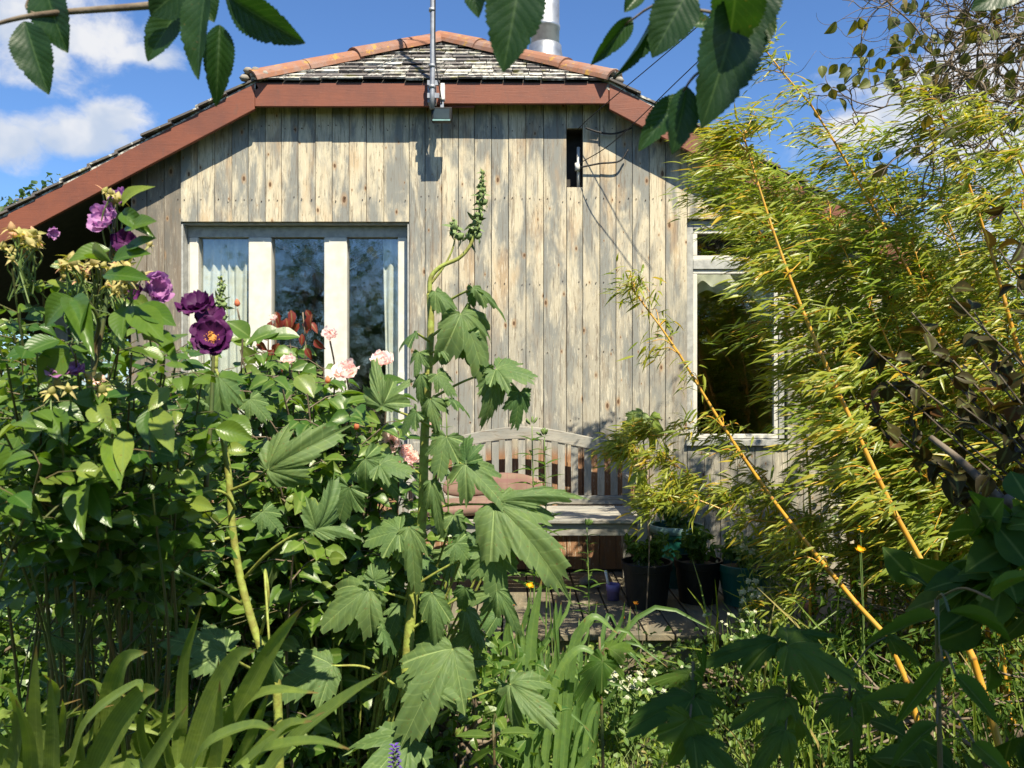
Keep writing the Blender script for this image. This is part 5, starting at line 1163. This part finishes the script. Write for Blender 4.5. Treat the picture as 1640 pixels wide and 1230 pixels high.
for (px, py, tx, ty, d, r) in ((1690, 40, 1330, 60, 3.4, .010), (1690, 60, 1280, 120, 3.3, .010), (1720, 90, 1400, 190, 3.5, .009), (1700, 30, 1250, 20, 3.6, .008), (1720, 20, 1450, -40, 3.5, .009), (1730, 140, 1500, 240, 3.4, .008), (1700, 50, 1350, 150, 3.7, .009), (1740, 100, 1560, 130, 3.3, .008), (1680, 40, 1480, 110, 3.5, .008), (1720, 60, 1390, 90, 3.8, .007), (1700, 60, 1560, 10, 3.3, .007), (1700, 100, 1440, 120, 3.3, .008), (1710, 80, 1340, 200, 3.5, .007), (1660, 30, 1330, 100, 3.6, .008), (1650, 80, 1380, 150, 3.4, .008), (1650, 130, 1420, 220, 3.5, .007), (1660, 100, 1520, 200, 3.4, .008), (1640, 20, 1400, 30, 3.5, .008), (1660, 160, 1450, 170, 3.6, .007), (1600, 60, 1290, 70, 3.4, .007)):
    A_, B_ = P(px, py, 3.6), P(tx, ty, d); curly(A_, B_ - A_, np.linalg.norm(B_ - A_) * 1.35, r)
for k in range(7):
    c_ = P(rs.uniform(1340, 1480), rs.uniform(75, 130), rs.uniform(3.2, 3.6))
    for j in range(7): lf.leaves(T_ROUND[0], [c_ + jit(.045)], [[rs.normal(0, .6), rs.normal(0, .5), -.8]], [[rs.normal(0, .6), -1, rs.normal(0, .5)]], rs.uniform(.035, .06), rs.uniform(.03, .055))
g.build('twigs', M['twig'], hz, smooth=True); lf.build('foliage', M['hazel'], hz, smooth=True)

# ---- generic leafy mass: clumps of leaves around branching limbs
def leafy(name, base, blobs, n_, ls, mat, tmpl, label, cat, trunk_mat=None, rtrunk=.03, group=None, shell=.55, aspect=1.0, droop=-.3):
    base = np.asarray(base, float); t_ = thing(name, base, label, cat, group); g = Geo(); f = Geo(); tot = sum(b[3] * b[4] * b[5] for b in blobs) ; pos = []; out = []
    for (x, y, z, a, b, c) in blobs:
        ctr = np.array([x, y, z]); q = spline([base, (base + ctr) / 2 + jit(.05) * np.linalg.norm(ctr - base), ctr], 12); g.tube(q, np.linspace(rtrunk, rtrunk * .35, 12), 7, cap=False)
        k = int(n_ * a * b * c / tot); ncl = max(6, k // 22); u = unit(rs.normal(0, 1, (ncl, 3))); rr = rs.uniform(shell, 1, (ncl, 1)) ** .7; cc = ctr + u * rr * [a, b, c]
        for c_ in cc[:: max(1, ncl // 26)]: g.tube(spline([ctr, (ctr + c_) / 2 + jit(.03), c_], 6), np.linspace(rtrunk * .3, rtrunk * .08, 6), 4, cap=False)
        w = rs.randint(0, ncl, k); sz = (a * b * c) ** (1 / 3) * .20
        pos.append(cc[w] + rs.normal(0, sz, (k, 3))); out.append(unit(pos[-1] - ctr))
    pos = np.vstack(pos); out = np.vstack(out); k = len(pos); w = rs.randint(0, len(tmpl), k); L = ls * rs.uniform(.65, 1.2, k)
    yd = out * .5 + rs.normal(0, .6, (k, 3)) + [0, 0, droop]; nr = rs.normal(0, .5, (k, 3)) + [0, -.25, .9]
    for i, T in enumerate(tmpl):
        mk = w == i; f.leaves(T, pos[mk], yd[mk], nr[mk], L[mk], L[mk] * aspect)
    g.build('trunk' if 'tree' in name else 'stem', trunk_mat or M['twig'], t_, smooth=True); f.build('crown' if 'tree' in name else 'foliage', mat, t_)
    return t_
# hedge to the right of the house and dark planting at the far left
leafy('hedge_shrub', (3.3, 5.2, 0), [(2.9, 5.2, .9, .7, .5, .9), (3.7, 5.0, 1.2, .8, .6, 1.1), (2.75, 4.7, .6, .5, .5, .6), (3.4, 4.4, .8, .7, .6, .8)], 9000, .055, M['hedge'], T_SMALL, 'dense evergreen shrub behind the bamboo at the right corner of the house', 'shrub')
leafy('porch_shrub', (-3.2, 4.6, 0), [(-3.1, 4.6, .9, .6, .5, .75), (-2.5, 4.4, .7, .5, .45, .6), (-3.8, 4.5, .9, .6, .5, .8)], 6000, .05, M['hedge'], T_SMALL, 'dark shrub growing before the open porch behind the purple rose', 'shrub')
leafy('window_shrub', (-1.3, 4.2, 0), [(-1.6, 4.2, .55, .6, .4, .5), (-.9, 4.0, .45, .5, .35, .4), (-2.1, 4.0, .5, .5, .4, .45)], 5000, .05, M['rose2'], T_SMALL, 'low green shrub under the wide window behind the roses', 'shrub')
leafy('distant_tree', (-10.6, 14.5, 0), [(-8.75, 14.5, 4.75, .30, .4, .28), (-8.1, 14.5, 4.95, .22, .3, .22), (-9.3, 14.5, 4.2, .5, .5, .5), (-10.3, 14.5, 3.9, .9, .8, .8)], 1700, .13, M['treeleaf'], T_SMALL, 'small leafy tree showing above the left end of the roof', 'tree', M['bark'], .05)

leafy('boundary_hedge', (-9.5, 10.0, 0), [(-5.0, 10, 1.3, 1.3, .6, 1.6), (-7.0, 10, 1.3, 1.4, .6, 1.6), (-9.0, 10.2, 1.3, 1.5, .6, 1.5), (-11.5, 10.4, 1.1, 1.6, .6, 1.3)], 12000, .10, M['hedge'], T_SMALL, 'far hedge seen through the open porch at the left', 'hedge')
leafy('boundary_hedge', (6.5, 9.0, 0), [(3.6, 8.2, 1.1, 1.0, .6, 1.2), (5.0, 8.6, 1.2, 1.2, .6, 1.3), (7.0, 9, 1.2, 1.4, .6, 1.3), (9.4, 9.4, 1.2, 1.6, .6, 1.4), (12.4, 9.4, 1.2, 1.8, .6, 1.4)], 9000, .10, M['hedge'], T_SMALL, 'far hedge behind the bamboo beyond the right side of the house', 'hedge')
leafy('boundary_hedge', (0, -9.5, 0), [(x_, -9.5, 1.1, 1.5, .6, 1.3) for x_ in np.arange(-11, 12, 2.2)], 9000, .16, M['hedge'], T_SMALL, 'hedge across the garden behind the viewer, mirrored low in the window glass', 'hedge')
# ---- pot plants
def potplant(P0, n_, h, spread, ls, mat, tmpl, label, name='potted_plant', aspect=1.0):
    t_ = thing(name, P0, label, 'potted plant'); g, f = Geo(), Geo(); P0 = np.array(P0, float)
    for k in range(n_):
        tip = P0 + [rs.normal(0, spread), rs.normal(0, spread), h * rs.uniform(.5, 1.1)]; q = spline([P0 + jit(.03) * [1, 1, 0], (P0 + tip) / 2 + [0, 0, .03], tip], 10); g.tube(q, .002, 4, cap=False)
        for j in range(2, 10): f.leaves(tmpl[rs.randint(len(tmpl))], [q[j] + jit(.008)] * 2, rs.normal(0, .8, (2, 3)) + [0, 0, .1], rs.normal(0, .4, (2, 3)) + [0, -.3, .9], ls * rs.uniform(.7, 1.1), ls * aspect * rs.uniform(.7, 1.1))
    g.build('stem', M['gstem'], t_); f.build('foliage', mat, t_)
potplant(POT1, 26, .16, .085, .045, M['shadeleaf'], T_SMALL, 'small leafy plant growing in the black pot nearest the bench')
potplant(POT2, 20, .20, .07, .045, M['shadeleaf'], T_SMALL, 'bluish leafy plant growing in the middle black pot')
potplant(POT3, 16, .16, .09, .05, M['weed'], T_SMALL, 'pale leafy plant growing in the green pot')
potplant(POT4, 16, .22, .08, .05, M['weed'], T_SMALL, 'leafy plant standing in the tall green tub')
# vine leaf above bench end
vb = P(1035, 960, 4.3); vb[2] = DZ
vn = thing('vine', vb, 'young vine with two large bright green leaves beside the end of the bench', 'vine')
g = Geo(); g.tube(spline([vb, P(1040, 850, 4.3), P(1030, 700, 4.3), P(1028, 665, 4.3)], 20), .004, 5); g.build('stem', M['twig'], vn)
for (a, t_, w) in (((1020, 668), (1012, 705), 34), ((1040, 668), (1048, 722), 34), ((1030, 662), (1015, 672), 30), ((1025, 755), (1020, 790), 24)): mleaf(vn, a, t_, w * 1.3, 4.27, (0, -1, .4), -.03, T_MAPLE[0], M['weed'], .9)

# ---- white flowered tufts
def tuft(px, py, d, n_, w, h, label, hd=.012, z0=None, cat='flower'):
    c = P(px, py, d); base = np.array([c[0], d, 0 if z0 is None else z0]); t_ = thing('white_flower_plant', base, label, cat); g, f, l = Geo(), Geo(), Geo()
    for k in range(n_):
        tip = c + [rs.normal(0, w), rs.normal(0, w * .6), rs.normal(0, h)]; q = spline([base + jit(.04) * [1, 1, 0], (base + tip) / 2 + jit(.02), tip], 9); g.tube(q, .0013, 4, cap=False); r_ = hd * rs.uniform(.7, 1.2)
        for j in range(16):
            o = unit(rs.normal(0, 1, 3) + [0, 0, .5]); f.leaves(T_LANCE[0], [tip], [o], [[.1, -.5, .5]], r_ * 1.2, r_ * .8)
        f.lathe([(0, -.5 * r_), (.7 * r_, -.2 * r_), (.8 * r_, .3 * r_), (0, .6 * r_)], tip, 7)
        for j in range(3, 9): l.leaves(T_SMALL[0], [q[j]], rs.normal(0, 1, (1, 3)), [[0, -.5, 1]], .035, .03)
    g.build('stem', M['gstem'], t_); l.build('foliage', M['weed'], t_); f.build('flowers', M['white_fl'], t_, smooth=True)
tuft(1245, 865, 3.9, 34, .10, .05, 'tall plant with many small white flower heads right of the green pot', .016)
tuft(1195, 955, 3.75, 18, .05, .03, 'small white flower heads in front of the green pot', .014)
tuft(1000, 1095, 3.1, 42, .085, .03, 'low cushion of white flowers on the ground below the deck edge', .011)
tuft(1190, 1000, 3.6, 16, .10, .03, 'scattered little white flower heads at the deck edge', .009)
tuft(1090, 1085, 2.6, 4, .05, .03, 'few round white buds on bare stems right of the flower cushion', .011)

def yellow_fl(px, py, d, r, mat, label, cup=1.1, h0=None):
    c = P(px, py, d); b = np.array([c[0] + .02, d + .02, 0]); t_ = thing('yellow_flower' if mat is M['yellow'] else 'orange_flower', b, label, 'flower'); g = Geo(); g.tube(spline([b, (b + c) / 2 + [.01, 0, .02], c], 12), .002, 5); g.build('stem', M['gstem'], t_)
    g = Geo(); petals(g, c, (0.05, -.5, .8), r, 4, cup, 1, .03, 1.3); g.build('flower_head', mat, t_, smooth=True)
for (px, py, d, r, lb) in ((1377, 882, 3.0, .020, 'lower yellow cup flower under the bamboo'), (1378, 850, 3.1, .018, 'upper yellow cup flower under the bamboo'), (877, 915, 3.1, .015, 'yellow flower highest among the iris blades'), (849, 940, 3.0, .016, 'yellow flower lower left among the iris blades'), (1340, 412, 3.0, .0, '')):
    if lb: yellow_fl(px, py, d, r, M['yellow'], lb)
for (px, py, d, r, lb) in ((1018, 967, 3.7, .014, 'small orange flower standing before the deck edge'), (823, 968, 2.8, .010, 'tiny orange flower left of the iris clump'), (998, 990, 3.7, .010, 'tiny orange bud just left of the orange flower at the deck edge')): yellow_fl(px, py, d, r, M['orange'], lb)
# violet spike bottom centre
c = P(632, 1205, 1.6); b = np.array([c[0], 1.6, 0]); vs = thing('violet_flower_spike', b, 'single violet blue flower spike at the bottom edge', 'flower'); g = Geo(); g.tube([b, c + [0, 0, .0]], .003, 6); g.build('stem', M['gstem'], vs); g = Geo()
for k in range(60):
    f = k / 60; an = k * 2.4; p_ = c + [math.cos(an) * .008 * (1.2 - f), math.sin(an) * .008 * (1.2 - f), -.06 + f * .075]; g.leaves(T_SMALL[0], [p_], [[math.cos(an), math.sin(an), .5]], [[0, 0, 1]], .010, .010)
g.build('flowers', M['violet'], vs)

# ---- right: dark twiggy shrub in the shade close by
ds = np.array([1.75, 1.75, 0]); dk = thing('dark_leaved_shrub', ds, 'shaded twiggy shrub with dark reddish leaves along the right edge', 'shrub'); g, f = Geo(), Geo()
for (px, py, d) in ((1400, 560, 1.9), (1420, 610, 1.9), (1380, 640, 2.0), (1460, 500, 1.9), (1520, 470, 1.8), (1600, 400, 1.8), (1630, 460, 1.7), (1560, 560, 1.8), (1480, 660, 1.8), (1440, 700, 1.8), (1600, 600, 1.7), (1540, 650, 1.7), (1620, 700, 1.6), (1580, 760, 1.6), (1500, 740, 1.7), (1620, 330, 1.8), (1640, 520, 1.7), (1500, 580, 1.9), (1560, 500, 1.9), (1620, 560, 1.7)):
    tp = P(px, py, d); mid = (ds + tp) / 2 + [.1, 0, .15] + jit(.05); q = spline([ds + jit(.05) * [1, 1, 0], mid, tp], 26); g.tube(q, np.linspace(.008, .0018, 26), 5, cap=False)
    for j in range(8, 26):
        if rs.rand() < .85:
            k = rs.randint(1, 5); f.leaves(T_SMALL[rs.randint(2)], [q[j] + jit(.012)] * k, rs.normal(0, .7, (k, 3)) + [-.3, 0, -.2], rs.normal(0, .5, (k, 3)) + [0, -.4, .8], rs.uniform(.035, .06), rs.uniform(.035, .055))
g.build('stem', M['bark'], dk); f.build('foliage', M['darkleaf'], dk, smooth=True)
# thick shaded limb
g = Geo(); g.tube(spline([P(1490, 700, 1.7), P(1540, 740, 1.65), P(1600, 800, 1.6), P(1680, 900, 1.6), (1.75, 1.7, 0)], 30), np.linspace(.006, .014, 30), 7); g.build('branch', M['bark'], dk, smooth=True)

# ---- shade plants, lower right (maple-like leaves on upright stems)
def shade_plant(px, top, d, label, lst, name='shade_plant', mat=None, T=None):
    b = P(px, 1200, d); b[2] = 0; t_ = thing(name, b, label, 'plant'); tp = P(px, top, d); g = Geo(); q = spline([b, (b + tp) / 2 + [.01, 0, 0], tp], 16); g.tube(q, np.linspace(.006, .003, 16), 6); g.build('stem', M['cane'], t_, smooth=True)
    for (a, t2, w, dd) in lst:
        zz = P(*a, dd)[2]; k = int(np.argmin(abs(q[:, 2] - zz + .03))); A_ = P(*a, dd); gg2 = Geo(); gg2.tube(spline([q[k], (q[k] + A_) / 2 + [0, 0, .015], A_], 8), .0018, 5); gg2.build('leaf_stalk', M['cane'], t_)
        mleaf(t_, a, t2, w * .85, dd, (rs.normal(0, .35), -.7, .9), rs.uniform(-.06, .04), T or (T_MAPLE + T_MALLOW)[rs.randint(7)], mat or M['shadeleaf'])
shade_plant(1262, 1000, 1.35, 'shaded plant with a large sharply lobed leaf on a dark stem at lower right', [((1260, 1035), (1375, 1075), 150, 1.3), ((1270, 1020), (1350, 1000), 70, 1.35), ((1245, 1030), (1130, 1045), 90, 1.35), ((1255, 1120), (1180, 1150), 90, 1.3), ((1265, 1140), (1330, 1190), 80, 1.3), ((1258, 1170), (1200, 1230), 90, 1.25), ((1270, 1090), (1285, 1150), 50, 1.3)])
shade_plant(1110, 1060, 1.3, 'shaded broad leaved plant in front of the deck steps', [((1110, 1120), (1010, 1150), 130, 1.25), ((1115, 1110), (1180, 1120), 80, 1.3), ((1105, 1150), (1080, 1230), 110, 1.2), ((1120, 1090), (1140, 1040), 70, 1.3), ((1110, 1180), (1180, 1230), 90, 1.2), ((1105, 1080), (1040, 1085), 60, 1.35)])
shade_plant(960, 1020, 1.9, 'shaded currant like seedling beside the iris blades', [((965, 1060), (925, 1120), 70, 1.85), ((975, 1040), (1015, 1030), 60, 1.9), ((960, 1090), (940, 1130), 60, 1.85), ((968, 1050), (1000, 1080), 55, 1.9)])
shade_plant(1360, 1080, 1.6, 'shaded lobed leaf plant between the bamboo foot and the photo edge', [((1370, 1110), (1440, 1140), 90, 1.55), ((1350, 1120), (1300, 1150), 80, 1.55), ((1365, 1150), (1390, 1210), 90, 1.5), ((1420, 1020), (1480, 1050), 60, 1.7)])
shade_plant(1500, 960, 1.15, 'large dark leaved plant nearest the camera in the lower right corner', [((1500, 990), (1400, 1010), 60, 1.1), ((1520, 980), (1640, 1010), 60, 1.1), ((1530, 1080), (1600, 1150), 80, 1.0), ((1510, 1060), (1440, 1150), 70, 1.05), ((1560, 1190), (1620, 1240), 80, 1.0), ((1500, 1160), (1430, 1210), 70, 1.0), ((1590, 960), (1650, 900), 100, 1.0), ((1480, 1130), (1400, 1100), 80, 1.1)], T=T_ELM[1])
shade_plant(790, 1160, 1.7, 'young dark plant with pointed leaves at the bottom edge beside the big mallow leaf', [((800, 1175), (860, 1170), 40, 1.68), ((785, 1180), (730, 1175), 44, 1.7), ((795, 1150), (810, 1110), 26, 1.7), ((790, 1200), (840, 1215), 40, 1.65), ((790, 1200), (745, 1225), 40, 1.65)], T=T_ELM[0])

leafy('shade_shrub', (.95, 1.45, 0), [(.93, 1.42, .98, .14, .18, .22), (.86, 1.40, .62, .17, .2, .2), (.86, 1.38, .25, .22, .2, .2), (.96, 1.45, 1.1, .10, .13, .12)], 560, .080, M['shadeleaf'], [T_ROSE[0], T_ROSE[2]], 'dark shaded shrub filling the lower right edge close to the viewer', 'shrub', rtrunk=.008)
# ---- ground cover
g = Geo(); k = 15000
x = rs.uniform(-2.6, 2.6, k); y = rs.uniform(2.2, 4.05, k); keep = (np.sin(x * 3.1 + 1) + np.sin(y * 4.3 + x) + rs.normal(0, .6, k)) > -1.0; x, y = x[keep], y[keep]; k = len(x)
pos = np.stack([x, y, np.full(k, -.01)], 1); yd = rs.normal(0, .38, (k, 3)) + [0, 0, 1]; L = rs.uniform(.03, .10, k)
g.leaves(T_LANCE[1], pos, yd, rs.normal(0, .6, (k, 3)) + [0, -1, 0], L, L * .12); tag(g.build('grass', M['grass']), 'short bright green grass and moss between the plants', 'grass', kind='stuff')
g = Geo(); k = 16000
x = rs.uniform(-3.2, 3.4, k); y = rs.uniform(1.7, 4.0, k); z = np.abs(rs.normal(0, .07, k)) + .14 * np.clip(np.sin(x * 2.2 + 2) * np.cos(y * 3), 0, 1) * rs.rand(k)
g.leaves(T_SMALL[0], np.stack([x, y, z], 1), rs.normal(0, 1, (k, 3)), rs.normal(0, .5, (k, 3)) + [0, -.2, 1], rs.uniform(.015, .045, k), rs.uniform(.015, .045, k)); tag(g.build('ground_cover', M['weed']), 'low small leaved ground cover under the shrubs', 'ground cover', kind='stuff')
# long thin grass and dry stalks at the foot of the bamboo
g = Geo()
for k in range(520):
    b = np.array([rs.uniform(.85, 2.9), rs.uniform(2.5, 3.95), 0]); h = rs.uniform(.15, .6); a = rs.normal(0, .35, 2) * h; blade(g, [b, b + [a[0] * .4, a[1] * .4, h * .7], b + [a[0], a[1], h]], rs.uniform(.004, .010), None, (rs.normal(0, .6), -1, .3), 6)
tag(g.build('tall_grass', M['grass']), 'long thin grass and fallen bamboo leaves at the foot of the bamboo', 'grass', kind='stuff')
leafy('low_bush', (1.6, 2.9, 0), [(1.5, 2.9, .25, .45, .4, .25), (2.1, 3.0, .35, .5, .4, .35), (1.9, 3.5, .4, .6, .4, .4), (1.2, 3.2, .18, .35, .3, .18)], 5200, .04, M['shadeleaf'], T_SMALL, 'low bush of small narrow leaves at the foot of the bamboo culms', 'shrub', aspect=.5)
leafy('low_bush', (-1.5, 2.35, 0), [(-1.25, 2.3, .35, .35, .25, .3), (-1.7, 2.4, .5, .35, .3, .4), (-.9, 2.25, .4, .3, .25, .35), (-.5, 2.3, .35, .3, .25, .3), (-.15, 2.4, .4, .25, .2, .3)], 9000, .04, M['rose2'], T_SMALL, 'tangle of small leaved growth between the rose canes and the mallow stems', 'shrub')
leafy('low_bush', (.75, 3.6, 0), [(.45, 3.7, .1, .35, .18, .13), (1.0, 3.6, .14, .4, .2, .17), (1.5, 3.6, .2, .4, .2, .2)], 3600, .035, M['weed'], T_SMALL, 'low weeds growing along the front edge of the deck', 'plant')
leafy('low_bush', (-.9, 2.7, 0), [(-.9, 2.7, .3, .5, .4, .3), (-.3, 2.9, .25, .4, .3, .25), (-1.5, 2.6, .3, .4, .4, .3)], 4200, .045, M['rose2'], T_SMALL, 'low bush of small dark leaves under the pink rose', 'shrub')

# ---- overhanging tree: trunk and crown behind and right of the camera, two leafy sprays reaching into view
tb = np.array([2.6, -1.3, 0]); tr = thing('overhanging_tree', tb, 'tree whose branches with large toothed dark green leaves hang into the top of the view', 'tree')
g = Geo(); top = np.array([2.2, -.9, 3.2]); g.tube(spline([tb, tb + [-.05, .05, 1.3], top, top + [-.2, .1, 1.6]], 30), np.linspace(.10, .045, 30), 10); g.build('trunk', M['bark'], tr, smooth=True)
def limb(pts, r0, r1, n_=30):
    g = Geo(); g.tube(spline(pts, n_), np.linspace(r0, r1, n_), 7); return g.build('branch', M['twig'], tr, smooth=True)
DL = .82
limb([top, (1.1, -.3, 3.0), (.2, .3, 2.45), P(560, -170, .84), P(430, -90, DL), P(345, -18, DL), P(300, 2, DL), P(230, 10, DL), P(60, 24, DL), P(-30, 45, DL)], .012, .0016, 60)
limb([P(60, 24, DL), P(42, 12, DL), P(50, -10, DL)], .0016, .001, 8)
limb([top, (1.5, 0.1, 2.7), (.75, .45, 2.2), P(1300, -110, .75), P(1210, -30, .72)], .02, .003, 30)
limb([P(1210, -20, .72), P(1150, 20, .75), P(1060, 5, .78), P(1000, 40, .80)], .002, .001, 12)
limb([P(1210, -30, .72), P(1200, 60, .79), P(1120, 115, .74), P(1095, 145, .75)], .0022, .001, 12)
limb([(.2, .3, 2.45), P(860, -90, .72), P(800, -40, .72)], .008, .0015, 12)
def eleaf(a, t_, w, d, nrm=(0, -1, -.2), ti=0, rnd=.3, dt=0.0):
    A_, B_ = P(*a, d), P(*t_, d + dt); g = Geo(); g.leaves(T_ELM[ti], [A_], [B_ - A_], [nrm], np.linalg.norm(B_ - A_), w / F_PX * d / .68, rnd); g.build('leaf', M['elm'], tr, smooth=True)
for args in (((40, 34), (72, 146), 66, DL, (.1, -1, .1), 0, .2), ((70, -28), (99, 80), 74, DL, (-.2, -1, 0), 0, .3), ((288, 14), (231, 93), 58, DL, (.1, -1, .2), 0, .5), ((318, -40), (238, 22), 90, .80, (.1, -1, -.3), 0, .1), ((332, -30), (304, 120), 66, .78, (-.4, -1, .3), 0, .6), ((352, 40), (347, 160), 50, DL, (.4, -1, .1), 1, .4), ((362, -8), (480, 71), 70, .80, (-.1, -1, -.7), 0, .1), ((300, -60), (340, 30), 70, .84, (0, -1, .3), 0, .3),
             ((745, -60), (767, 24), 50, .74, (.1, -1, .1), 0, .4), ((838, -60), (807, 108), 100, .70, (.1, -1, .1), 0, .2), ((852, -30), (858, 30), 40, .74, (.7, -1, .1), 0, .5),
             ((1012, 28), (954, 99), 34, .80, (.5, -.9, .2), 1, .5), ((1048, 16), (1008, 124), 28, .80, (.8, -.7, .1), 1, .4), ((1105, -20), (1046, 86), 80, .76, (.1, -1, .3), 0, .2), ((1182, -50), (1171, 80), 104, .70, (-.1, -1, .9), 0, 1.0, .06), ((1188, -10), (1134, 199), 112, .74, (.25, -1, .1), 0, .1), ((1225, -50), (1196, 70), 80, .76, (.1, -1, .1), 0, .1), ((1100, 138), (1082, 244), 58, .76, (.3, -1, .1), 0, .1), ((1098, 150), (1022, 236), 50, .80, (-.1, -1, .3), 0, .6), ((1230, 0), (1160, 110), 80, .78, (.1, -1, .2), 0, .0), ((1000, 20), (1040, -30), 30, .8, (.2, -1, .2), 1, .3), ((1640, -30), (1560, 10), 60, 1.5, (0, -1, .2), 0, .2), ((1090, 40), (1150, 30), 40, .8, (.2, -1, .4), 1, .8)): eleaf(*args)
# crown above and behind the viewer: this is what shades the lower right
cr, lm = Geo(), Geo(); pos, out = [], []
for (x, y, z, a, b, c, k) in ((1.75, .10, 3.0, .55, .60, .38, 900), (1.3, -.5, 3.2, .6, .6, .4, 900), (1.2, -.05, 2.75, .5, .45, .3, 560), (2.5, .1, 3.3, .7, .7, .5, 900), (2.3, -1.2, 4.2, 1.1, 1.0, .9, 1500), (1.9, -2.1, 3.7, .9, .8, .7, 1200), (3.3, -.7, 3.7, .9, .9, .8, 1100)):
    ctr = np.array([x, y, z]); lm.tube(spline([top, (top + ctr) / 2 + jit(.1), ctr], 12), np.linspace(.035, .01, 12), 6, cap=False); u = unit(rs.normal(0, 1, (40, 3))); cc = ctr + u * rs.uniform(.3, 1, (40, 1)) * [a, b, c]
    for c_ in cc[:14]: lm.tube(spline([ctr, (ctr + c_) / 2 + jit(.05), c_], 6), np.linspace(.009, .002, 6), 4, cap=False)
    pos.append(cc[rs.randint(0, 40, k)] + rs.normal(0, .11, (k, 3)))
pos = np.vstack(pos); k = len(pos); cr.leaves(T_ROUND[0], pos, rs.normal(0, .6, (k, 3)) + [0, 0, -.5], rs.normal(0, .5, (k, 3)) + [0, 0, 1], rs.uniform(.06, .11, k), rs.uniform(.06, .10, k))
cr.build('crown', M['elm'], tr); lm.build('limbs', M['twig'], tr)
# garden trees behind the viewer, seen mirrored in the window glass
leafy('garden_tree', (-4.2, -6.5, 0), [(-4.2, -6.5, 3.3, 1.7, 1.3, 1.5), (-6.2, -6.2, 2.6, 1.5, 1.2, 1.3), (-2.4, -6.8, 2.2, 1.3, 1.1, 1.1), (-4.0, -6.5, 1.6, 2.2, 1.2, 1.2)], 8000, .10, M['treeleaf'], T_SMALL, 'broad tree standing behind the viewer, mirrored in the window glass', 'tree', M['bark'], .10)
leafy('garden_tree', (2.2, -7.0, 0), [(2.6, -7.0, 2.0, 2.2, 1.2, 1.4), (4.6, -7.0, 2.6, 1.6, 1.2, 1.4), (.4, -7.4, 1.6, 1.6, 1.0, 1.2)], 3500, .15, M['treeleaf'], T_SMALL, 'spreading tree behind the viewer on the bamboo side, mirrored in the small window', 'tree', M['bark'], .10)

# ---- repeats share a group
GROUPS = dict(rose_bush='rose bushes in the left half', mallow_plant='mallow plants', strap_leaved_plant='strap leaved clumps at the bottom left', iris_plant='iris clumps in the middle',
              lily_plant='lily stems before the bench', plant_pot='pots on the deck', potted_plant='plants in the pots', cable='cables from the slot in the wall', stone='stones on the deck', yellow_flower='yellow cup flowers',
              orange_flower='small orange flowers', white_flower_plant='white flowered plants', curtain='curtains in the windows', low_bush='low bushes and weeds', boundary_hedge='boundary hedges', shade_plant='shaded plants at the lower right', garden_tree='trees behind the viewer')
for o in S.objects:
    if o.parent is None and o.name.split('.')[0] in GROUPS: o['group'] = GROUPS[o.name.split('.')[0]]
